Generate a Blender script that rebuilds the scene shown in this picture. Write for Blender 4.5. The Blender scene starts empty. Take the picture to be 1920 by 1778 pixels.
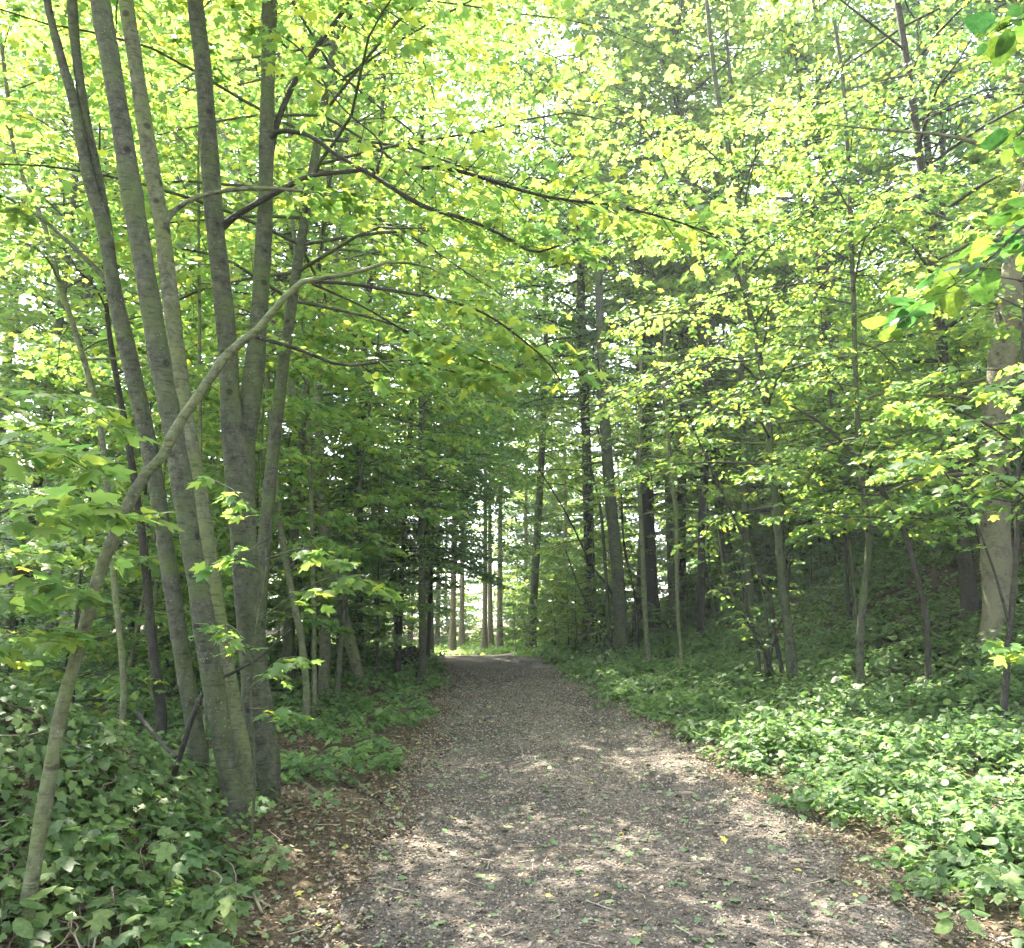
import bpy, math
import numpy as np
from mathutils import Vector

# ------------------------------------------------------------------ camera, sky, sun, exposure
sc = bpy.context.scene
C = sc.collection
F = 1507.0                       # focal length in pixels of the 1920 px wide photograph
PITCH = math.radians(11.3)
EYE = 1.6
cam = bpy.data.cameras.new('camera'); co = bpy.data.objects.new('camera', cam); C.objects.link(co)
cam.sensor_fit = 'HORIZONTAL'; cam.sensor_width = 36; cam.lens = 36 * F / 1920
cam.clip_start = 0.05; cam.clip_end = 3000
co.location = (0, 0, EYE); co.rotation_euler = (math.radians(90) + PITCH, 0, 0)
sc.camera = co

SUN_EL, SUN_AZ = math.radians(60), math.radians(-22)      # azimuth from +Y towards +X
to_sun = Vector((math.sin(SUN_AZ) * math.cos(SUN_EL), math.cos(SUN_AZ) * math.cos(SUN_EL), math.sin(SUN_EL)))
w = bpy.data.worlds.new('World'); sc.world = w; w.use_nodes = True
nt = w.node_tree; bg = nt.nodes['Background']
sky = nt.nodes.new('ShaderNodeTexSky'); sky.sky_type = 'NISHITA'; sky.sun_disc = False
sky.sun_elevation = SUN_EL; sky.sun_rotation = SUN_AZ; sky.dust_density = 2.5; sky.air_density = 1.0; sky.ozone_density = 0.6
hsv = nt.nodes.new('ShaderNodeHueSaturation'); hsv.inputs['Saturation'].default_value = 0.42
nt.links.new(sky.outputs[0], hsv.inputs['Color']); nt.links.new(hsv.outputs[0], bg.inputs[0]); bg.inputs[1].default_value = 0.15
sl = bpy.data.lights.new('sun', 'SUN'); sl.energy = 5.0; sl.angle = math.radians(0.4); sl.color = (1.0, 0.90, 0.77)
so = bpy.data.objects.new('sun', sl); C.objects.link(so); so.location = (-20, 30, 40)
so.rotation_euler = to_sun.to_track_quat('Z', 'Y').to_euler()
sc.view_settings.view_transform = 'Standard'; sc.view_settings.look = 'None'
sc.view_settings.gamma = 1.0; sc.view_settings.exposure = 3.1
cy = sc.cycles
cy.max_bounces = 8; cy.diffuse_bounces = 5; cy.transmission_bounces = 6; cy.glossy_bounces = 2
cy.transparent_max_bounces = 4
cy.use_adaptive_sampling = True; cy.adaptive_threshold = 0.03
cy.sample_clamp_indirect = 6.0
cy.use_denoising = True
cy.time_limit = 1000

R = np.random.default_rng(7)
TAU = 2 * math.pi

# ------------------------------------------------------------------ terrain
def sm(a, b, x):
    t = np.clip((np.asarray(x, float) - a) / (b - a), 0, 1); return t * t * (3 - 2 * t)
def cx(y):      # centre line of the track
    y = np.asarray(y, float)
    return np.interp(y, [-20, 0, 4.6, 7.2, 12, 16, 22, 28, 36, 60], [0.3, 0.5, 0.72, 0.72, 0.62, 0.42, 0.0, -0.55, -2.2, -9.0])
def wob(x, y, s=1.0):
    return (np.sin(x * 1.3 * s + 1.7) * np.cos(y * 1.1 * s + .3) + .5 * np.sin(x * 2.9 * s + y * 2.3 * s) + .3 * np.sin(y * 5.1 * s - x * 4.3 * s + 2)) / 1.8
def H(x, y):
    x = np.asarray(x, float); y = np.asarray(y, float)
    g = np.interp(y, [-40, 4, 10, 18, 25, 28.5, 31, 34, 40, 50, 70, 140], [-1.0, 0, .16, .42, .68, .78, .79, .73, .62, .72, 1.3, 3.2])
    c = cx(y)
    dr = np.maximum(x - (c + 2.1), 0)
    dl = np.maximum((c - 2.1) - x, 0)
    sp = np.log1p(np.exp(np.clip((dr - 3.6) * 1.6, -30, 30))) / 1.6
    far = 1 - sm(33, 45, y)
    z = g + (0.17 * dr + 0.50 * sp) * (0.25 + .75 * far)
    z = z * 1.0 + np.minimum(dl, 5) * 0.07 + .03 * np.maximum(dl - 5, 0) * 0
    # ivy covered mound in the near left corner
    z = z + 1.08 * np.exp(-(((x + 3.75) / 1.35) ** 2) ** 1.3 - (((y - 5.0) / 1.25) ** 2) ** 1.2)
    z = z + 0.36 * np.exp(-((x + 2.7) / .85) ** 2 - ((y - 6.5) / 1.1) ** 2)
    # wheel ruts and crown of the track
    u = x - c
    z = z - 0.035 * (np.exp(-((u - .8) / .3) ** 2) + np.exp(-((u + .8) / .3) ** 2)) * (np.abs(u) < 3)
    off = np.clip((np.abs(u) - 1.6) / 1.5, 0, 1)
    z = z + 0.012 * wob(x, y, 2.2) + off * 0.07 * wob(x, y, .8)
    return np.minimum(z, g + 11)
def ray(px, py):
    dx = (px - 960) / F; dz = (889 - py) / F
    return np.array([dx, math.cos(PITCH) - dz * math.sin(PITCH), math.sin(PITCH) + dz * math.cos(PITCH)])
def P(px, py, Y):
    d = ray(px, py); t = Y / d[1]
    return np.array([d[0] * t, Y, EYE + d[2] * t])
def hit(px, py):
    d = ray(px, py); t = 1.5
    while t < 200:
        if EYE + d[2] * t < H(d[0] * t, d[1] * t): break
        t += .02 + t * .002
    return np.array([d[0] * t, d[1] * t, float(H(d[0] * t, d[1] * t))])

# ------------------------------------------------------------------ mesh collecting
class MB:
    def __init__(s): s.v = []; s.f = []; s.n = 0
    def add(s, v, f):
        s.v.append(np.asarray(v, np.float32).reshape(-1, 3)); s.f.append(np.asarray(f, np.int64) + s.n); s.n += len(s.v[-1])
    def mesh(s, name, mat, smooth=False, origin=(0, 0, 0)):
        v = np.concatenate(s.v) - np.asarray(origin, np.float32)
        idx = np.concatenate([f.ravel() for f in s.f]); tot = np.concatenate([np.full(len(f), f.shape[1]) for f in s.f])
        st = np.concatenate([[0], np.cumsum(tot)[:-1]])
        m = bpy.data.meshes.new(name)
        m.vertices.add(len(v)); m.vertices.foreach_set('co', v.ravel().astype(np.float32))
        m.loops.add(len(idx)); m.loops.foreach_set('vertex_index', idx.astype(np.int32))
        m.polygons.add(len(tot)); m.polygons.foreach_set('loop_start', st.astype(np.int32)); m.polygons.foreach_set('loop_total', tot.astype(np.int32))
        if smooth: m.polygons.foreach_set('use_smooth', np.ones(len(tot), bool))
        m.materials.append(mat); m.update(calc_edges=True)
        return m
def obj(name, mesh, parent=None, loc=None):
    o = bpy.data.objects.new(name, mesh); C.objects.link(o)
    if parent is not None: o.parent = parent
    if loc is not None: o.location = [float(a) for a in loc]
    return o
def tag(o, label=None, cat=None, group=None, kind=None):
    if label: o['label'] = label
    if cat: o['category'] = cat
    if group: o['group'] = group
    if kind: o['kind'] = kind
    return o
def empty(name, loc, label, cat, group=None):
    o = bpy.data.objects.new(name, None); C.objects.link(o); o.location = [float(a) for a in loc]
    return tag(o, label, cat, group)

def tubes(mb, Pt, Rd, sides=5):
    """Pt (M,K,3), Rd (M,K): M tapered tubes of K rings."""
    Pt = np.asarray(Pt, float); Rd = np.asarray(Rd, float)
    M, K, _ = Pt.shape
    T = np.gradient(Pt, axis=1); T /= np.linalg.norm(T, axis=2, keepdims=True) + 1e-9
    ref = np.where(np.abs(T[:, :1, 2:3]) > .8, np.array([1., 0, 0]), np.array([0, 0, 1.]))
    A = np.cross(T, np.broadcast_to(ref, T.shape)); A /= np.linalg.norm(A, axis=2, keepdims=True) + 1e-9
    B = np.cross(T, A)
    th = np.arange(sides) * TAU / sides
    ring = A[:, :, None, :] * np.cos(th)[None, None, :, None] + B[:, :, None, :] * np.sin(th)[None, None, :, None]
    V = Pt[:, :, None, :] + ring * Rd[:, :, None, None]
    i = np.arange(M)[:, None, None] * K * sides + np.arange(K - 1)[None, :, None] * sides
    j = np.arange(sides)[None, None, :]; j2 = (j + 1) % sides
    f = np.stack([i + j, i + j2, i + sides + j2, i + sides + j], -1).reshape(-1, 4)
    mb.add(V.reshape(-1, 3), f)

def crom(p, n):
    """Catmull-Rom resample of rows of p to n points."""
    p = np.asarray(p, float)
    if len(p) == 2: return p[0] + (p[1] - p[0]) * np.linspace(0, 1, n)[:, None]
    q = np.vstack([2 * p[0] - p[1], p, 2 * p[-1] - p[-2]])
    L = np.concatenate([[0], np.cumsum(np.linalg.norm(np.diff(p[:, :3], axis=0), axis=1))])
    s = np.linspace(0, L[-1], n); k = np.clip(np.searchsorted(L, s, 'right') - 1, 0, len(p) - 2)
    t = ((s - L[k]) / (L[k + 1] - L[k] + 1e-9))[:, None]
    a, b, c, d = q[k], q[k + 1], q[k + 2], q[k + 3]
    return .5 * (2 * b + (c - a) * t + (2 * a - 5 * b + 4 * c - d) * t ** 2 + (3 * b - a - 3 * c + d) * t ** 3)

# ------------------------------------------------------------------ materials
def nodes(name):
    m = bpy.data.materials.new(name); m.use_nodes = True; t = m.node_tree
    for n in list(t.nodes): t.nodes.remove(n)
    return m, t, (lambda k, **kw: _n(t, k, kw)), t.links.new
def _n(t, k, kw):
    n = t.nodes.new('ShaderNode' + k)
    for a, b in kw.items():
        if a.startswith('i_'):
            key = a[2:]; key = int(key) if key.isdigit() else key
            n.inputs[key].default_value = b
        else: setattr(n, a, b)
    return n
def ramp(t, stops, interp='LINEAR'):
    r = t.nodes.new('ShaderNodeValToRGB'); r.color_ramp.interpolation = interp; e = r.color_ramp.elements
    while len(e) < len(stops): e.new(.5)
    for k, (p, c) in enumerate(stops): e[k].position = p; e[k].color = (*c, 1)
    return r
def leaf_mat(name, cols, trans, mixf=.5, rough=.5, spec=.35, mottle=0):
    m, t, N, L = nodes(name)
    g = N('NewGeometry'); oi = N('ObjectInfo')
    r = ramp(t, cols); L(g.outputs['Random Per Island'], r.inputs[0])
    hs = N('HueSaturation'); L(r.outputs[0], hs.inputs['Color'])
    mr = N('MapRange', i_3=.82, i_4=1.2); L(oi.outputs['Random'], mr.inputs[0]); L(mr.outputs[0], hs.inputs['Value'])
    mh = N('MapRange', i_3=.488, i_4=.512); L(oi.outputs['Random'], mh.inputs[0]); L(mh.outputs[0], hs.inputs['Hue'])
    pb = N('BsdfPrincipled', i_Roughness=rough); pb.inputs['Specular IOR Level'].default_value = spec
    L(hs.outputs[0], pb.inputs['Base Color'])
    r2 = ramp(t, trans); L(g.outputs['Random Per Island'], r2.inputs[0]); tout = r2.outputs[0]
    if mottle:      # blotches and fine vein texture of near leaves
        nz = N('TexNoise', i_Scale=mottle, i_Detail=5.0, i_Roughness=.7); L(g.outputs['Position'], nz.inputs['Vector'])
        rz = ramp(t, [(.36, (.58, .6, .5)), (.6, (1.08, 1.05, 1))]); L(nz.outputs[0], rz.inputs[0])
        m1 = N('MixRGB', blend_type='MULTIPLY', i_Fac=1.0); L(hs.outputs[0], m1.inputs[1]); L(rz.outputs[0], m1.inputs[2]); L(m1.outputs[0], pb.inputs['Base Color'])
        m2 = N('MixRGB', blend_type='MULTIPLY', i_Fac=1.0); L(tout, m2.inputs[1]); L(rz.outputs[0], m2.inputs[2]); tout = m2.outputs[0]
        bz = N('Bump', i_Strength=.5, i_Distance=.006); L(nz.outputs[0], bz.inputs['Height']); L(bz.outputs[0], pb.inputs['Normal'])
    tr = N('BsdfTranslucent'); L(tout, tr.inputs[0])
    mx = N('MixShader', i_0=mixf); L(pb.outputs[0], mx.inputs[1]); L(tr.outputs[0], mx.inputs[2])
    o = N('OutputMaterial'); L(mx.outputs[0], o.inputs[0]); return m
def bark_mat(name, dark, light, moss, mossamt=.5, plates=0.0):
    m, t, N, L = nodes(name)
    tc = N('TexCoord'); oi = N('ObjectInfo')
    ad = N('VectorMath', operation='ADD'); L(tc.outputs['Object'], ad.inputs[0]); L(oi.outputs['Random'], ad.inputs[1])
    mp = N('Mapping'); mp.inputs['Scale'].default_value = (1, 1, .75); L(ad.outputs[0], mp.inputs[0])
    n1 = N('TexNoise', i_Scale=16.0, i_Detail=9.0, i_Roughness=.74); L(mp.outputs[0], n1.inputs['Vector'])
    n2 = N('TexNoise', i_Scale=3.0, i_Detail=4.0); L(ad.outputs[0], n2.inputs['Vector'])
    mb_ = N('Mapping'); mb_.inputs['Scale'].default_value = (9, 9, 48); L(ad.outputs[0], mb_.inputs[0])
    n3 = N('TexNoise', i_Scale=1.0, i_Detail=3.0, i_Roughness=.7); L(mb_.outputs[0], n3.inputs['Vector'])
    vo = N('TexVoronoi', i_Scale=38.0); L(ad.outputs[0], vo.inputs['Vector'])
    r1 = ramp(t, [(.34, dark), (.64, light)]); L(n1.outputs[0], r1.inputs[0])
    rm = ramp(t, [(.42, (0, 0, 0)), (.66, (mossamt,) * 3)]); L(n2.outputs[0], rm.inputs[0])
    mx = N('MixRGB', i_Color2=(*moss, 1)); L(rm.outputs[0], mx.inputs[0]); L(r1.outputs[0], mx.inputs[1])
    rb = ramp(t, [(.33, (.32, .32, .32)), (.47, (1, 1, 1))]); L(n3.outputs[0], rb.inputs[0])
    mu = N('MixRGB', blend_type='MULTIPLY', i_Fac=.75); L(mx.outputs[0], mu.inputs[1]); L(rb.outputs[0], mu.inputs[2])
    rl = ramp(t, [(.08, (1, 1, 1)), (.24, (0, 0, 0))]); L(vo.outputs['Distance'], rl.inputs[0])   # lichen specks
    n4 = N('TexNoise', i_Scale=7.0); L(ad.outputs[0], n4.inputs['Vector'])
    ml = N('Math', operation='MULTIPLY'); L(rl.outputs[0], ml.inputs[0]); rr = ramp(t, [(.5, (0, 0, 0)), (.62, (.7, .7, .7))]); L(n4.outputs[0], rr.inputs[0]); L(rr.outputs[0], ml.inputs[1])
    mk = N('MixRGB', i_Color2=(.26, .28, .21, 1)); L(ml.outputs[0], mk.inputs[0]); L(mu.outputs[0], mk.inputs[1])
    vk = N('TexVoronoi', i_Scale=4.5); L(ad.outputs[0], vk.inputs['Vector'])      # branch scars
    rk = ramp(t, [(.10, (.28, .28, .28)), (.17, (1, 1, 1))]); L(vk.outputs['Distance'], rk.inputs[0])
    mz = N('MixRGB', blend_type='MULTIPLY', i_Fac=.9); L(mk.outputs[0], mz.inputs[1]); L(rk.outputs[0], mz.inputs[2]); mk = mz
    if plates:   # flaking plates of an old sycamore: pale patches
        vp = N('TexNoise', i_Scale=5.5, i_Detail=7, i_Roughness=.62); L(mp.outputs[0], vp.inputs['Vector'])
        rp = ramp(t, [(.47, (0, 0, 0)), (.5, (1, 1, 1))]); L(vp.outputs[0], rp.inputs[0])
        mq = N('MixRGB', i_Color2=(.15, .145, .09, 1)); mmq = N('Math', operation='MULTIPLY', i_1=plates); L(rp.outputs[0], mmq.inputs[0]); L(mmq.outputs[0], mq.inputs[0]); L(mk.outputs[0], mq.inputs[1]); mk = mq
    pb = N('BsdfPrincipled', i_Roughness=.85); pb.inputs['Specular IOR Level'].default_value = .25
    L(mk.outputs[0], pb.inputs['Base Color'])
    sm_ = N('Math', operation='ADD'); L(n1.outputs[0], sm_.inputs[0]); L(n3.outputs[0], sm_.inputs[1])
    bp = N('Bump', i_Strength=.85, i_Distance=.02); L(sm_.outputs[0], bp.inputs['Height']); L(bp.outputs[0], pb.inputs['Normal'])
    o = N('OutputMaterial'); L(pb.outputs[0], o.inputs[0]); return m
def ground_mat(name, stops, scale=30.0, bump=.02, fine=120.0, big=None):
    m, t, N, L = nodes(name)
    g = N('NewGeometry')
    n1 = N('TexNoise', i_Scale=scale, i_Detail=8.0, i_Roughness=.7); L(g.outputs['Position'], n1.inputs['Vector'])
    n2 = N('TexNoise', i_Scale=.7, i_Detail=4.0); L(g.outputs['Position'], n2.inputs['Vector'])
    vo = N('TexVoronoi', i_Scale=fine); L(g.outputs['Position'], vo.inputs['Vector'])
    r = ramp(t, stops); L(n1.outputs[0], r.inputs[0])
    rv = N('MixRGB', blend_type='OVERLAY', i_Fac=.55); L(r.outputs[0], rv.inputs[1])
    bw = N('RGBToBW'); L(vo.outputs['Color'], bw.inputs[0]); L(bw.outputs[0], rv.inputs[2])
    r2 = ramp(t, big or [(.35, (.72, .7, .68)), (.65, (1.2, 1.15, 1.1))]); L(n2.outputs[0], r2.inputs[0])
    mu = N('MixRGB', blend_type='MULTIPLY', i_Fac=1.0); L(rv.outputs[0], mu.inputs[1]); L(r2.outputs[0], mu.inputs[2])
    if name == 'gravel_track':      # compacted, damper wheel lines
        aw = N('Attribute', attribute_name='wear'); mw = N('MixRGB', blend_type='MULTIPLY', i_Color2=(.58, .58, .6, 1))
        n5 = N('TexNoise', i_Scale=2.4, i_Detail=5.0); L(g.outputs['Position'], n5.inputs['Vector'])
        mm = N('Math', operation='MULTIPLY', use_clamp=True); L(aw.outputs['Fac'], mm.inputs[0]); r5 = ramp(t, [(.35, (.2, .2, .2)), (.6, (1, 1, 1))]); L(n5.outputs[0], r5.inputs[0]); L(r5.outputs[0], mm.inputs[1])
        L(mm.outputs[0], mw.inputs[0]); L(mu.outputs[0], mw.inputs[1]); mu = mw
    pb = N('BsdfPrincipled', i_Roughness=.92); pb.inputs['Specular IOR Level'].default_value = .2
    L(mu.outputs[0], pb.inputs['Base Color'])
    s = N('Math', operation='MULTIPLY_ADD', i_1=.5); L(vo.outputs['Distance'], s.inputs[0]); L(n1.outputs[0], s.inputs[2])
    bp = N('Bump', i_Strength=.8, i_Distance=bump); L(s.outputs[0], bp.inputs['Height']); L(bp.outputs[0], pb.inputs['Normal'])
    o = N('OutputMaterial'); L(pb.outputs[0], o.inputs[0]); return m
def bits_mat(name, stops, rough=.85):
    m, t, N, L = nodes(name)
    g = N('NewGeometry'); r = ramp(t, stops, 'CONSTANT'); L(g.outputs['Random Per Island'], r.inputs[0])
    pb = N('BsdfPrincipled', i_Roughness=rough); pb.inputs['Specular IOR Level'].default_value = .25
    L(r.outputs[0], pb.inputs['Base Color']); o = N('OutputMaterial'); L(pb.outputs[0], o.inputs[0]); return m

M_MAPLE = leaf_mat('maple_leaf', [(0, (.06, .13, .042)), (.5, (.095, .19, .055)), (1, (.14, .235, .06))],
                   [(0, (.18, .36, .08)), (.55, (.30, .47, .09)), (.85, (.43, .54, .08)), (1, (.58, .62, .06))], .5)
M_DARK = leaf_mat('dark_leaf', [(0, (.045, .105, .05)), (1, (.085, .165, .068))], [(0, (.16, .34, .10)), (1, (.27, .47, .11))], .45)
M_SPRUCE = leaf_mat('needle', [(0, (.022, .05, .03)), (1, (.04, .085, .045))], [(0, (.03, .08, .03)), (1, (.05, .12, .04))], .25)
M_BROAD = leaf_mat('broad_leaf', [(0, (.03, .085, .05)), (1, (.07, .15, .06))], [(0, (.10, .30, .07)), (.6, (.2, .42, .06)), (1, (.34, .48, .05))], .42, .5, .3, 38)
M_HERB = leaf_mat('herb_leaf', [(0, (.065, .13, .055)), (.6, (.105, .185, .07)), (1, (.16, .24, .075))],
                  [(0, (.16, .38, .12)), (1, (.32, .52, .13))], .4, .5, .3, 30)
M_IVY = leaf_mat('ivy_leaf', [(0, (.03, .07, .02)), (.6, (.065, .125, .032)), (1, (.125, .2, .05))], [(0, (.05, .16, .03)), (1, (.14, .28, .06))], .25, .5, .3)
M_GRASS = leaf_mat('grass_blade', [(0, (.08, .17, .03)), (1, (.17, .26, .05))], [(0, (.2, .42, .05)), (1, (.4, .52, .08))], .4)
B_GREY = bark_mat('grey_bark', (.022, .025, .016), (.092, .102, .066), (.07, .10, .032), .8)
B_GREEN = bark_mat('green_bark', (.045, .052, .03), (.155, .168, .10), (.12, .16, .05), .8)
B_DARK = bark_mat('dark_bark', (.014, .014, .011), (.052, .05, .038), (.05, .06, .025), .35)
B_PALE = bark_mat('flaking_bark', (.05, .047, .033), (.17, .16, .11), (.16, .19, .09), .4, .8)
B_PINE = bark_mat('pine_bark', (.09, .075, .05), (.27, .24, .16), (.15, .15, .08), .2)
G_SOIL = ground_mat('woodland_soil', [(.3, (.035, .028, .018)), (.55, (.095, .078, .05)), (.75, (.18, .15, .10))], 26)
G_TRACK = ground_mat('gravel_track', [(.3, (.042, .040, .034)), (.5, (.105, .096, .082)), (.72, (.215, .195, .165))], 45, .015, 160)
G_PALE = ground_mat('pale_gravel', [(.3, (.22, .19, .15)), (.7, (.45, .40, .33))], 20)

# ------------------------------------------------------------------ leaves
def half(outline, fold=.22, droop=.14):
    pts = [(0, 0)] + outline + [(0, 1.0)]
    n = len(pts); R_ = np.array([(x, y, -fold * abs(x) - droop * y * y) for x, y in pts])
    Lh = R_.copy()[1:-1]; Lh[:, 0] *= -1
    V = np.vstack([R_, Lh])
    f1 = list(range(n)); f2 = [0] + [n - 1] + [n + k for k in range(n - 3, -1, -1)]
    return V, np.array([f1, f2])
T_MAPLE = half([(.10, -.03), (.40, .10), (.27, .33), (.50, .66), (.24, .56), (.16, .78)], .18, .16)
T_MAPLEFINE = half([(.07, -.04), (.24, -.02), (.43, .10), (.33, .20), (.26, .34), (.40, .42), (.54, .67), (.36, .62), (.20, .56), (.21, .70), (.10, .84)], .2, .18)
T_OVAL = half([(.20, .10), (.31, .38), (.22, .72)], .25, .12)
T_BROAD = half([(.12, -.04), (.32, .08), (.42, .34), (.36, .62), (.17, .86)], .2, .16)
T_IVY = half([(.16, -.08), (.36, .02), (.26, .26), (.40, .42), (.16, .62)], .12, .05)
T_FAR = (np.array([(0, 0, 0), (.42, .35, -.1), (.1, .95, -.16), (-.36, .5, -.08)]), np.array([[0, 1, 2, 3]]))
T_NEEDLE = (np.array([(0, 0, 0), (.09, .3, -.03), (0, 1, -.12), (-.09, .3, -.03)]), np.array([[0, 1, 2, 3]]))
T_BLADE = (np.array([(-.03, 0, 0), (.03, 0, 0), (.022, .6, .0), (0, 1, -.25), (-.022, .6, 0)]), np.array([[0, 1, 2, 3, 4]]))

def put_leaves(mb, c, nrm, head, size, T):
    V, Fc = T; c = np.asarray(c, float); n = len(c)
    if n == 0: return
    nrm = nrm / (np.linalg.norm(nrm, axis=1, keepdims=True) + 1e-9)
    b = np.cross(head, nrm); b /= np.linalg.norm(b, axis=1, keepdims=True) + 1e-9
    t = np.cross(nrm, b)
    size = np.broadcast_to(size, (n,))[:, None, None]
    W = c[:, None, :] + size * (V[None, :, 0:1] * b[:, None] + V[None, :, 1:2] * t[:, None] + V[None, :, 2:3] * nrm[:, None])
    k = len(V); f = Fc[None] + (np.arange(n) * k)[:, None, None]
    mb.add(W.reshape(-1, 3), f.reshape(-1, Fc.shape[1]))

# a limb with its side twigs and leaves
def limb(tw, lf, p, r0, rng, size, n_tw, lpt, T, s0=.25, tl=.45, tilt=.35, sides=5, r1=None, skin=True, tlmax=9):
    """p (k,3) polyline of the limb; tw / lf collect wood and leaves."""
    p = crom(p, 9); K = len(p)
    L = np.linalg.norm(np.diff(p, axis=0), axis=1).sum()
    if skin: tubes(tw, p[None], np.linspace(r0, r1 if r1 else r0 * .2, K)[None], sides)
    s = s0 + (1 - s0) * (np.arange(n_tw) + rng.uniform(.1, .9, n_tw)) / n_tw
    x = s * (K - 1); k = np.minimum(x.astype(int), K - 2); fr = (x - k)[:, None]
    base = p[k] * (1 - fr) + p[k + 1] * fr
    d = p[k + 1] - p[k]; d /= np.linalg.norm(d, axis=1, keepdims=True) + 1e-9
    sg = np.where(np.arange(n_tw) % 2 == 0, 1, -1) * rng.uniform(.6, 1.15, n_tw)
    hd = d.copy(); hd[:, 2] *= .4
    hn = np.linalg.norm(hd[:, :2], axis=1); az = np.arctan2(hd[:, 1], hd[:, 0]) + np.where(hn < .25, rng.uniform(-3.1, 3.1, n_tw), 0)
    a = az + sg
    td = np.stack([np.cos(a), np.sin(a), rng.normal(.02, .22, n_tw)], 1); td /= np.linalg.norm(td, axis=1, keepdims=True)
    ln = np.minimum(L * tl * (1.15 - s * .75), tlmax) * rng.uniform(.6, 1.2, n_tw)
    u = np.linspace(0, 1, 4)[None, :, None]
    tp = base[:, None] + td[:, None] * ln[:, None, None] * u
    tp[:, :, 2] -= (.16 * ln[:, None] * u[:, :, 0] ** 2)
    tp += rng.normal(0, .05, tp.shape) * ln[:, None, None] * u
    if tw is not None: tubes(tw, tp, np.linspace(1, .35, 4)[None] * (np.clip(r0 * .22, .003, .0065) * (1.2 - s * .6))[:, None], 3)
    # leaves in opposite pairs on the twigs and a few along the outer limb
    q = (np.arange(lpt) + .5) / lpt; q = .12 + .88 * q
    q = np.broadcast_to(q, (n_tw, lpt)) + rng.normal(0, .02, (n_tw, lpt)); q = np.clip(q, 0, 1.03)
    xx = q * 3; kk = np.minimum(xx.astype(int), 2); ff = (xx - kk)[..., None]
    ar = np.arange(n_tw)[:, None]
    c = tp[ar, kk] * (1 - ff) + tp[ar, kk + 1] * ff
    sg2 = np.where(np.arange(lpt) % 2 == 0, 1, -1)[None] * rng.uniform(.35, 1.3, (n_tw, lpt))
    la = a[:, None] + sg2
    h = np.stack([np.cos(la), np.sin(la), rng.normal(-.25, .22, la.shape)], -1)
    c = c + h * rng.uniform(.2, .7, la.shape)[..., None] * size
    nr = rng.normal(0, tilt, c.shape); nr[..., 2] = 1
    nr = nr + h * .25
    sz = size * rng.uniform(.45, 1.25, la.shape)
    put_leaves(lf, c.reshape(-1, 3), nr.reshape(-1, 3), h.reshape(-1, 3), sz.ravel(), T)

def trunk_limbs(tw, lf, tp, tr, rng, z0, z1, n, length, size, n_tw, lpt, T, rise=.5, droop=.35, shape='round', avoid=None, tlmax=9):
    """limbs set round a trunk polyline tp with radii tr between heights z0..z1"""
    for i in range(n):
        f = (i + rng.uniform(0, 1)) / n
        z = z0 + (z1 - z0) * f
        k = int(np.clip(np.searchsorted(tp[:, 2], z), 1, len(tp) - 1))
        p0 = tp[k]; r = tr[k]
        az = i * 2.4 + rng.uniform(-.5, .5)
        prof = {'round': math.sin(math.pi * (.18 + .78 * f)) ** .7, 'cone': 1.08 - f, 'open': .6 + .4 * math.sin(math.pi * f)}[shape]
        L = length * prof * rng.uniform(.75, 1.2)
        d = np.array([math.cos(az), math.sin(az), 0])
        if avoid is not None and avoid(p0 + d * L): continue
        ri = rise * rng.uniform(.5, 1.4) * (.4 + f)
        s = np.linspace(0, 1, 5)[:, None]
        q = p0 + d * L * s + np.array([0, 0, 1]) * L * (ri * s - droop * s ** 2) + rng.normal(0, .03 * L, (5, 3)) * s
        limb(tw, lf, q, max(min(r * .45, .006 + L * .012), .005), rng, size, n_tw, lpt, T, tlmax=tlmax)

def wobble_trunk(h, r, rng, n=14, lean=.06, bend=.03):
    z = np.linspace(-.15, h, n); k = rng.uniform(-1, 1, 4)
    x = lean * k[0] * z + bend * h * np.sin(z / h * 4 + k[1] * 3) * .5; y = lean * k[2] * z + bend * h * np.cos(z / h * 3.3 + k[3] * 3) * .5
    p = np.stack([x - x[0], y - y[0], z], 1)
    rr = r * (1 - .8 * np.clip(z / h, 0, 1)) * (1 + .5 * np.exp(-np.maximum(z, 0) / .18))
    return p, rr

# ------------------------------------------------------------------ ground, track
def grid(xs, ys, zf, mat, name):
    X, Y = np.meshgrid(xs, ys); Z = zf(X, Y)
    nx, ny = len(xs), len(ys)
    i = np.arange(ny - 1)[:, None] * nx + np.arange(nx - 1)[None]
    mb = MB(); mb.add(np.stack([X, Y, Z], -1), np.stack([i, i + 1, i + nx + 1, i + nx], -1).reshape(-1, 4))
    return mb.mesh(name, mat, True)
xs = np.concatenate([np.linspace(-400, -60, 12)[:-1], np.linspace(-60, -10, 50)[:-1], np.linspace(-10, 10, 200)[:-1], np.linspace(10, 60, 60)[:-1], np.linspace(60, 400, 12)])
ys = np.concatenate([np.linspace(-200, -10, 14)[:-1], np.linspace(-10, 2, 30)[:-1], np.linspace(2, 14, 130)[:-1], np.linspace(14, 40, 150)[:-1], np.linspace(40, 140, 80)[:-1], np.linspace(140, 700, 14)])
tag(obj('ground', grid(xs, ys, H, G_SOIL, 'ground')), 'brown woodland floor on both sides of the track', kind='structure')
tv = np.linspace(-1, 1, 49); ty = np.concatenate([np.linspace(-12, 2, 40)[:-1], np.linspace(2, 12, 160)[:-1], np.linspace(12, 31, 150)])
TV, TY = np.meshgrid(tv, ty)
TX = cx(TY) + TV * (1.72 + .14 * np.sin(TY * 1.7 + TV * 2) + .08 * np.sin(TY * 5.3))
TZ = H(TX, TY) + .014 - .03 * np.abs(TV) ** 10
i = np.arange(len(ty) - 1)[:, None] * 49 + np.arange(48)[None]
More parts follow.
